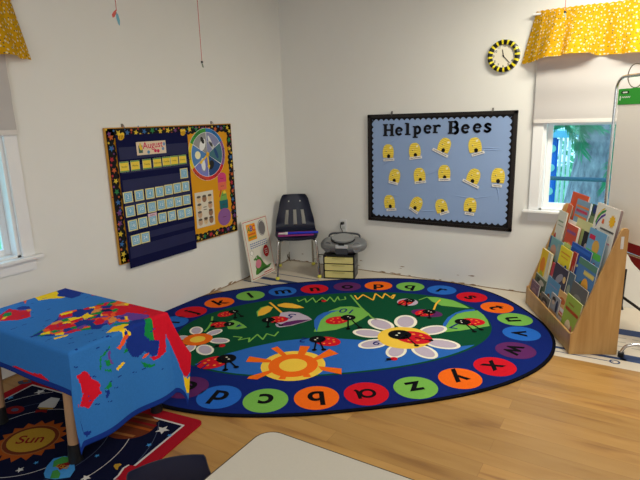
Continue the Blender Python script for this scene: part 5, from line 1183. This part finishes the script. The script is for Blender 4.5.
book(2, [(0.4936,0.5545),(0.1926,0.5663)], (30, 84, 176), [('w', (220, 226, 150), .45, .62, .6, .02, .02), ('r', (46, 104, 200), .04, .9, .96, .96)], 'solid blue book behind the lion book', 0)
book(1, [(0.9069,0.429),(0.6662,0.4269)], (240, 200, 40), [('e', (236, 140, 40), .35, .62, .25, .2), ('r', (220, 214, 190), .72, 0, 1, 1), ('e', (180, 190, 60), .4, .3, .25, .2), ('w', (90, 90, 60), .2, .12, .7, .01, .01)], 'yellow picture book at the left of the second row', 2, th=.016)
book(1, [(0.6391,0.3776),(0.5358,0.3859)], (196, 70, 84), [('e', (220, 120, 110), .5, .5, .3, .2)], 'rose red narrow book in the second row', 1)
book(1, [(0.5657,0.4023),(0.3349,0.4045)], (66, 60, 80), [('e', (150, 146, 160), .5, .7, .26, .1, .5), ('e', (226, 100, 50), .25, .4, .16, .16), ('e', (236, 120, 60), .5, .22, .2, .1, .7), ('e', (226, 190, 130), .85, .75, .1, .08), ('e', (40, 60, 90), .2, .2, .12, .08)], 'dark book with orange and grey shapes in the second row', 2)
book(1, [(0.3525,0.4057),(0.2554,0.4028)], (90, 110, 124), [('e', (150, 160, 140), .5, .6, .26, .12), ('e', (60, 80, 90), .4, .3, .2, .2)], 'blue grey narrow book left of the lion book', 1)
book(1, [(0.2748,0.5149),(-0.0269,0.5229)], (78, 126, 182), [('r', (90, 140, 120), 0, .9, 1, 1), ('w', (230, 210, 110), .4, .82, .95, .03, .02), ('e', (60, 130, 100), .42, .52, .2, .16), ('e', (232, 166, 60), .58, .58, .2, .17), ('e', (236, 180, 80), .55, .36, .13, .16), ('e', (40, 30, 26), .55, .26, .07, .05)], 'blue book with a golden lion in the second row', 0)
book(1, [(0.2421,0.3687),(0.02,0.3863)], (104, 102, 100), [('e', (130, 126, 120), .5, .6, .3, .16), ('e', (80, 80, 84), .4, .3, .25, .12)], 'dull grey book standing in front of the lion book', 2)
book(0, [(0.8669,0.2455),(0.6318,0.2513)], (96, 110, 90), [('r', (200, 206, 190), 0, .96, 1, 1), ('e', (196, 186, 170), .6, .8, .25, .08), ('e', (60, 70, 60), .3, .85, .15, .06)], 'grey green photo book at the left end of the front row', 0)
book(0, [(0.8739,0.1921),(0.6812,0.199)], (126, 100, 116), [('w', (200, 180, 180), .15, .85, .85, .01, .006), ('e', (150, 120, 130), .5, .6, .3, .14)], 'mauve book in front at the left end of the front row', 2)
book(0, [(0.6202,0.295),(0.3965,0.2911)], (96, 148, 190), [('w', (160, 140, 180), .2, .84, .85, .012, .01), ('r', (150, 160, 168), 0, 0, 1, .45), ('e', (140, 100, 84), .35, .52, .12, .09), ('e', (50, 50, 70), .65, .42, .16, .16)], 'light blue book standing out in the front row', 0)
book(0, [(0.6295,0.1776),(0.456,0.1714)], (110, 104, 100), [('e', (64, 56, 54), .5, .75, .3, .12), ('e', (196, 160, 140), .5, .62, .2, .1), ('r', (90, 60, 60), .1, 0, .9, .4)], 'dark portrait photo book in the front row', 2)
book(0, [(0.4792,0.2203),(0.3234,0.2237)], (150, 150, 156), [('e', (60, 54, 56), .4, .85, .2, .08), ('e', (200, 170, 150), .4, .75, .15, .07), ('e', (40, 50, 80), .8, .7, .12, .2), ('r', (190, 150, 110), 0, .2, 1, .5)], 'photo book of people in the front row, beside the dark portrait', 1)
book(0, [(0.3946,0.2688),(0.2359,0.2744)], (226, 176, 110), [('e', (206, 110, 60), .5, .78, .3, .08), ('r', (230, 220, 220), .1, .3, .9, .62), ('w', (200, 60, 80), .2, .5, .8, .03, .02), ('e', (230, 140, 50), .4, .15, .25, .1)], 'orange and white book just left of the lime green book', 0)
book(0, [(0.24,0.2885),(0.0214,0.3052)], (160, 184, 74), [('w', (150, 90, 40), .2, .83, .6, .018, .014), ('w', (180, 70, 30), .08, .70, .95, .03, .03), ('e', (226, 206, 170), .45, .3, .2, .2), ('e', (190, 120, 110), .7, .28, .08, .16)], 'lime green book with brown lettering at the right of the front row', 1)

# ---------------------------------------------------------------- flip chart easel
Pl = Vector((2.757, -.43, 0)); ed = Vector((.615, -.789, 0)).normalized(); EWd = .72
r = root('flipchart_easel', (2.98, -.70, 0), 'chrome flip chart easel standing behind the book display', 'easel')
Pr = Pl+ed*EWd; zt = 1.565
bm = NB(); R0 = .07; pts = [Pl+Vector((0, 0, .30)), Pl+Vector((0, 0, 1.0))]
for k in range(7): t = PI/2*k/6; pts.append(Pl+ed*(R0-R0*math.cos(t))+Vector((0, 0, zt-R0+R0*math.sin(t))))
for k in range(7): t = PI/2*k/6; pts.append(Pr-ed*(R0-R0*math.sin(t))+Vector((0, 0, zt-R0+R0*math.cos(t))))
pts += [Pr+Vector((0, 0, 1.0)), Pr+Vector((0, 0, .30))]
tube(bm, pts, .0095, 12); obj('frame_tube', bm, chrome, r, smooth=True)
en = Vector((ed.y, -ed.x, 0)); en = en if en.dot(Vector((-1, -1, 0))) > 0 else -en
for P_, nm in ((Pl, 'l'), (Pr, 'r')):
    bm = NB(); tube(bm, [P_+Vector((0, 0, .30)), P_-en*.0+Vector((0, 0, .02))], .009, 10); obj('leg', bm, chrome, r, smooth=True)
bm = NB(); fo = Vector((2.930, -.900, 0))
tube(bm, smooth_path([fo+Vector((0, 0, .024)), fo+Vector((.008, 0, .05)), fo+Vector((.03, 0, .075)), fo+Vector((.09, .01, .088)), fo+Vector((.25, .03, .09))], 6), .0085, 12); lg = obj('front_foot', bm, chrome, r, smooth=True)
bm = NB(); cyl(bm, fo+Vector((0, 0, .0002)), .016, .028, 'z', 16); obj('rubber_tip', bm, blk, lg, smooth=True)
bm = NB(); tube(bm, [Vector((2.841, -0.420, 0.246)), Vector((3.071, -0.520, 0.128))], .009, 10); obj('brace', bm, blk, r, smooth=True)
bm = NB(); tube(bm, [Vector((2.905, -.075, .30)), Vector((2.895, -.06, .03)), Vector((2.895, -.06, .0006))], [.006, .012, .02], 12); obj('rear_foot', bm, blk, r, smooth=True)
bm = NB(); tube(bm, [Pl+Vector((0, 0, .55))+en*.012, Pr+Vector((0, 0, .55))+en*.012], .008, 10); obj('crossbar', bm, chrome, r, smooth=True)
for k in range(2):
    bm = NB(); q0 = Pl+ed*(.155+.42*k)+Vector((0, 0, zt))
    tube(bm, [q0+ed*(.066*math.cos(a))+Vector((0, 0, -.002+.066*math.sin(a)))+en*.004*math.sin(a) for a in [2*PI*i/24 for i in range(24)]], .0028, 8, closed=True); obj('hanging_ring', bm, mat('ring_wire', (110, 104, 92), .35, metal=.8), r, smooth=True)
# pad
MPd = basis(ed, (0, 0, 1), Pl+en*.001)
r = root('flipchart_pad', Pl+ed*.36+en*.02+Vector((0, 0, .585)), 'large white paper pad with green header hanging on the easel', 'pad')
bm = NB(); bx(bm, .046, .70, .615, 1.405, 0, .012); xf(bm, MPd); obj('paper_sheets', bm, paper((240, 234, 226)), r)
gm = [paper((50, 152, 52)), paper((230, 240, 226)), paper((30, 60, 30))]
bm = NB(); bx(bm, .040, .705, 1.405, 1.495, -.001, .014, 0, bev=.001)
for k in range(4): 
    xx = .10+.17*k; poly(bm, rrect(xx-.035, xx+.035, 1.466, 1.482, .007, 4), .0145, 2); poly(bm, rrect(xx-.02, xx+.02, 1.470, 1.478, .003, 3), .0148, 1)
stroke(bm, [(.075+.008*k, 1.447+(.004 if k % 2 else -.004)) for k in range(10)], .004, .0146, 1); poly(bm, [(.055, 1.43), (.066, 1.43), (.068, 1.455), (.058, 1.455)], .0146, 1)
xf(bm, MPd); obj('header_strip', bm, gm, r)
# red bag behind the pad
bm = NB(); ns = 18; G = []
for (z, hw, d_) in ((.73, .27, .02), (.68, .31, .06), (.61, .30, .075), (.53, .25, .07), (.47, .19, .055), (.43, .11, .03)):
    G.append([bm.verts.new((hw*math.copysign(abs(math.cos(2*PI*i/ns))**.8, math.cos(2*PI*i/ns)), d_*math.sin(2*PI*i/ns)*(1+.15*math.sin(i*2.2)), z)) for i in range(ns)])
for a in range(len(G)-1):
    for i in range(ns): bm.faces.new((G[a][i], G[a][(i+1) % ns], G[a+1][(i+1) % ns], G[a+1][i]))
bm.faces.new(G[0]); bm.faces.new(G[-1][::-1]); bmesh.ops.recalc_face_normals(bm, faces=bm.faces)
xf(bm, basis(ed, (-ed.y, ed.x, 0), Pl+ed*.36-en*.10)); rb = obj('red_bag', bm, mat('dark_red_cloth', (150, 22, 34), .8, noise=.12, bump=.4), smooth=True)
tag(rb, 'dark red cloth bag hanging from the easel below the white pad', 'bag')

# ---------------------------------------------------------------- things hanging from the ceiling
red_s = mat('red_thread', (196, 70, 70), .7)
def hang(x, y, z0, label, kind):
    r = root('hanging_ornament', (x, y, z0), label, 'ornament', 'ornaments on red threads from the ceiling')
    bm = NB(); tube(bm, [(x, y, z0), (x, y, RH-.0005)], .0018, 6); obj('thread', bm, red_s, r)
    if kind == 'feather':
        bm = NB(); prism(bm, [(-.004, 0), (.008, -.02), (.014, -.05), (.010, -.078), (.004, -.07), (-.004, -.04)], 0, .003, 0); xf(bm, basis((.85, .5, 0), (0, 0, 1), (x, y, z0))); obj('blue_slip', bm, paper((120, 180, 200)), r)
        bm = NB(); prism(bm, [(0, .006), (-.014, -.004), (-.026, -.02), (-.022, -.036), (-.012, -.03), (0, -.012)], .004, .007, 0); xf(bm, basis((.85, .5, 0), (0, 0, 1), (x, y, z0))); obj('pink_bow', bm, paper((226, 110, 100)), r)
    else:
        bm = NB(); cyl(bm, (x, y, z0-.006), .007, .012, 'z', 10); obj('bead', bm, blk, r)
        bm = NB(); prism(bm, [(-.004, -.006), (.006, -.01), (.010, -.036), (.0, -.03)], 0, .002, 0); xf(bm, basis((.85, .5, 0), (0, 0, 1), (x, y, z0))); obj('paper_slip', bm, mat('green_foil', (130, 140, 120), .4), r)
hang(0.350, -2.051, 1.993, 'red and pale blue ornament on a thread at the upper left', 'feather')
hang(0.450, -1.510, 1.752, 'tiny dark ornament on a long red thread in front of the left wall', 'bead')
hang(2.423, -0.300, 1.987, 'tiny ornament on a red thread in front of the valance by the clock', 'bead')
# ---------------------------------------------------------------- outside the window
grass = mat('lawn', (120, 190, 130), .9, noise=.3, scale=3)
bm = NB(); bx(bm, -14, 16, .3, 16, -.62, -.5); bx(bm, -14, -.3, -10, .3, -.62, -.5); tag(obj('lawn', bm, grass), 'pale green lawn outside the window', 'lawn', kind='structure')
def bark():
    m = bpy.data.materials.new('tree_bark'); m.use_nodes = True; nt = m.node_tree; b = nt.nodes['Principled BSDF']; N = nt.nodes.new; L = nt.links.new
    tc = N('ShaderNodeTexCoord'); mp = N('ShaderNodeMapping'); mp.inputs['Scale'].default_value = (9, 9, 3); L(tc.outputs['Object'], mp.inputs[0])
    nz = N('ShaderNodeTexNoise'); nz.inputs['Scale'].default_value = 2.4; nz.inputs['Detail'].default_value = 7; L(mp.outputs[0], nz.inputs['Vector'])
    rp = N('ShaderNodeValToRGB'); e = rp.color_ramp.elements; e[0].position = .35; e[0].color = (*lin((112, 112, 128)), 1); e[1].position = .75; e[1].color = (*lin((176, 176, 190)), 1)
    L(nz.outputs['Fac'], rp.inputs[0]); L(rp.outputs[0], b.inputs['Base Color']); b.inputs['Roughness'].default_value = .9
    bp = N('ShaderNodeBump'); bp.inputs['Strength'].default_value = .8; bp.inputs['Distance'].default_value = .03; L(nz.outputs['Fac'], bp.inputs['Height']); L(bp.outputs[0], b.inputs['Normal']); return m
r = root('pine_tree', (2.33, 2.4, -.5), 'thick grey tree trunk with drooping green branches outside the window', 'tree')
bm = NB()
tube(bm, smooth_path([(2.52, 2.4, -.52), (2.52, 2.4, -.1), (2.52, 2.4, .35), (2.52, 2.4, .8), (2.53, 2.4, 1.4), (2.56, 2.4, 4)], 5), [.62-.0*i for i in range(1)]*1+[.56, .52, .48, .45, .42, .40, .38, .36, .34, .33, .31, .30, .285, .27, .26, .25, .24, .235, .23, .225, .22, .215, .21, .205, .20], 28)
obj('trunk', bm, bark(), r, smooth=True)
needle = mat('pine_needles', (70, 160, 120), .7, noise=.3, scale=5)
def spray(base, d, n, L_, name='branch'):
    bm = NB(); d = Vector(d).normalized(); up = Vector((0, 0, 1)); sd = d.cross(up).normalized()
    tube(bm, [Vector(base), Vector(base)+d*L_], [.008, .003], 6)
    rr = random.Random(n)
    for i in range(n):
        t = i/n*L_; s = (1 if i % 2 else -1); b0 = Vector(base)+d*t
        q = (d*.55+sd*s*rr.uniform(.5, .9)+up*rr.uniform(-.5, .2)).normalized()*rr.uniform(.10, .2)
        nrm_ = q.cross(d).normalized()*.006
        v = [bm.verts.new(b0-nrm_), bm.verts.new(b0+q*.5-nrm_*1.4), bm.verts.new(b0+q), bm.verts.new(b0+q*.5+nrm_*1.4), bm.verts.new(b0+nrm_)]
        bm.faces.new(v)
    obj(name, bm, needle, r)
for k, (b_, d_, L_) in enumerate((((2.0, 1.9, 1.6), (.35, -.1, -.55), .75), ((2.2, 1.95, 1.7), (-.3, -.1, -.6), .85), ((2.05, 1.9, 1.5), (-.5, 0, -.25), .6), ((2.5, 1.9, 1.55), (.3, -.1, -.6), .9), ((2.75, 2.0, 1.4), (-.1, -.1, -.7), .8), ((2.6, 1.8, 1.3), (.5, .0, -.35), .6), ((1.95, 2.0, 1.35), (.6, -.1, -.15), .6), ((2.5, 1.9, 1.45), (-.5, -.1, -.3), .6), ((2.3, 1.8, 1.5), (.1, -.1, -.5), .5), ((2.8, 2.2, 1.3), (.2, 0, -.8), .8))):
    spray(b_, d_, 90, L_)
hb = mat('hedge_leaves', (110, 190, 150), .8, noise=.4, scale=3)
def bush(c, rx, rz, name, label, n=600, seed=1):
    bm = NB(); rr = random.Random(seed)
    for i in range(n):
        a, b_ = rr.uniform(0, 2*PI), math.acos(rr.uniform(-1, 1)); s = rr.uniform(.6, 1)
        p = Vector((c[0]+rx*s*math.sin(b_)*math.cos(a), c[1]+rx*.5*s*math.sin(b_)*math.sin(a), c[2]+rz*s*math.cos(b_)))
        e = Vector((rr.uniform(-1, 1), rr.uniform(-1, 1), rr.uniform(-1, 1))).normalized(); f_ = e.orthogonal().normalized()
        sz = rr.uniform(.05, .11); bm.faces.new([bm.verts.new(p-e*sz), bm.verts.new(p+f_*sz*.6), bm.verts.new(p+e*sz), bm.verts.new(p-f_*sz*.6)])
    tag(obj(name, bm, hb), label, 'bush')
bush((.6, 8.4, .8), 2.2, 1.4, 'garden_bush', 'pale green bush behind the play structure outside the window', 1500, 2); bush((3.9, 6.0, .7), 1.6, 1.4, 'garden_bush', 'pale green bush to the right of the tree outside the window', 1200, 3)
# railing
r = root('railing', (2.4, 1.5, -.5), 'blue metal railing crossing in front of the tree outside', 'railing')
rlm = mat('blue_rail_paint', (58, 92, 112), .5)
bm = NB(); tube(bm, [(.6, 1.5, .738), (4.4, 1.5, .722)], .020, 12); obj('top_rail', bm, rlm, r, smooth=True)
for x in (.8, 4.2):
    bm = NB(); tube(bm, [(x, 1.5, -.5), (x, 1.5, .735)], .018, 12); obj('post', bm, rlm, r, smooth=True)
# play house
r = root('play_structure', (1.62, 3.2, -.5), 'bright blue play structure outside, left of the tree trunk', 'play structure')
bp_ = mat('bright_blue_plastic', (30, 120, 220), .4); wp = mat('white_post', (226, 236, 240), .5)
bm = NB(); bx(bm, 1.3, 2.0, 3.1, 3.16, -.5, 1.06, bev=.02); obj('wall_panel', bm, bp_, r)
for z in (.38, .68, .92):
    bm = NB(); prism(bm, ell(1.93, z, .05, .05), 0, .02, 0); xf(bm, basis((1, 0, 0), (0, 0, 1), (0, 3.10, 0))); obj('round_window', bm, mat('pale_teal', (150, 220, 214), .5), r)
for x in (2.02, 2.07, 2.12):
    bm = NB(); bx(bm, x, x+.03, 3.05, 3.10, -.5, 1.1, bev=.006); obj('post', bm, wp, r)
bm = NB(); prism(bm, [(1.2, 1.06), (2.2, 1.06), (2.08, 1.14), (1.2, 1.22)], 0, .5, 0); xf(bm, basis((1, 0, 0), (0, 0, 1), (0, 3.5, 0))); obj('roof', bm, mat('light_blue_roof', (120, 200, 236), .5), r)

# ceiling fixtures above the room (outside the photo frame), housing the lamps
for (x, y, sx, sy) in ((3.1, -.85, .63, .18), (2.6, -3.9, .63, .28)):
    bm = NB(); bx(bm, x-sx, x+sx, y-sy, y+sy, 2.405, 2.4395, bev=.004)
    tag(obj('ceiling_light', bm, ceil_m), 'flat white ceiling lamp above the %s' % ('rug' if y > -2 else 'tables'), 'lamp', 'ceiling lamps')
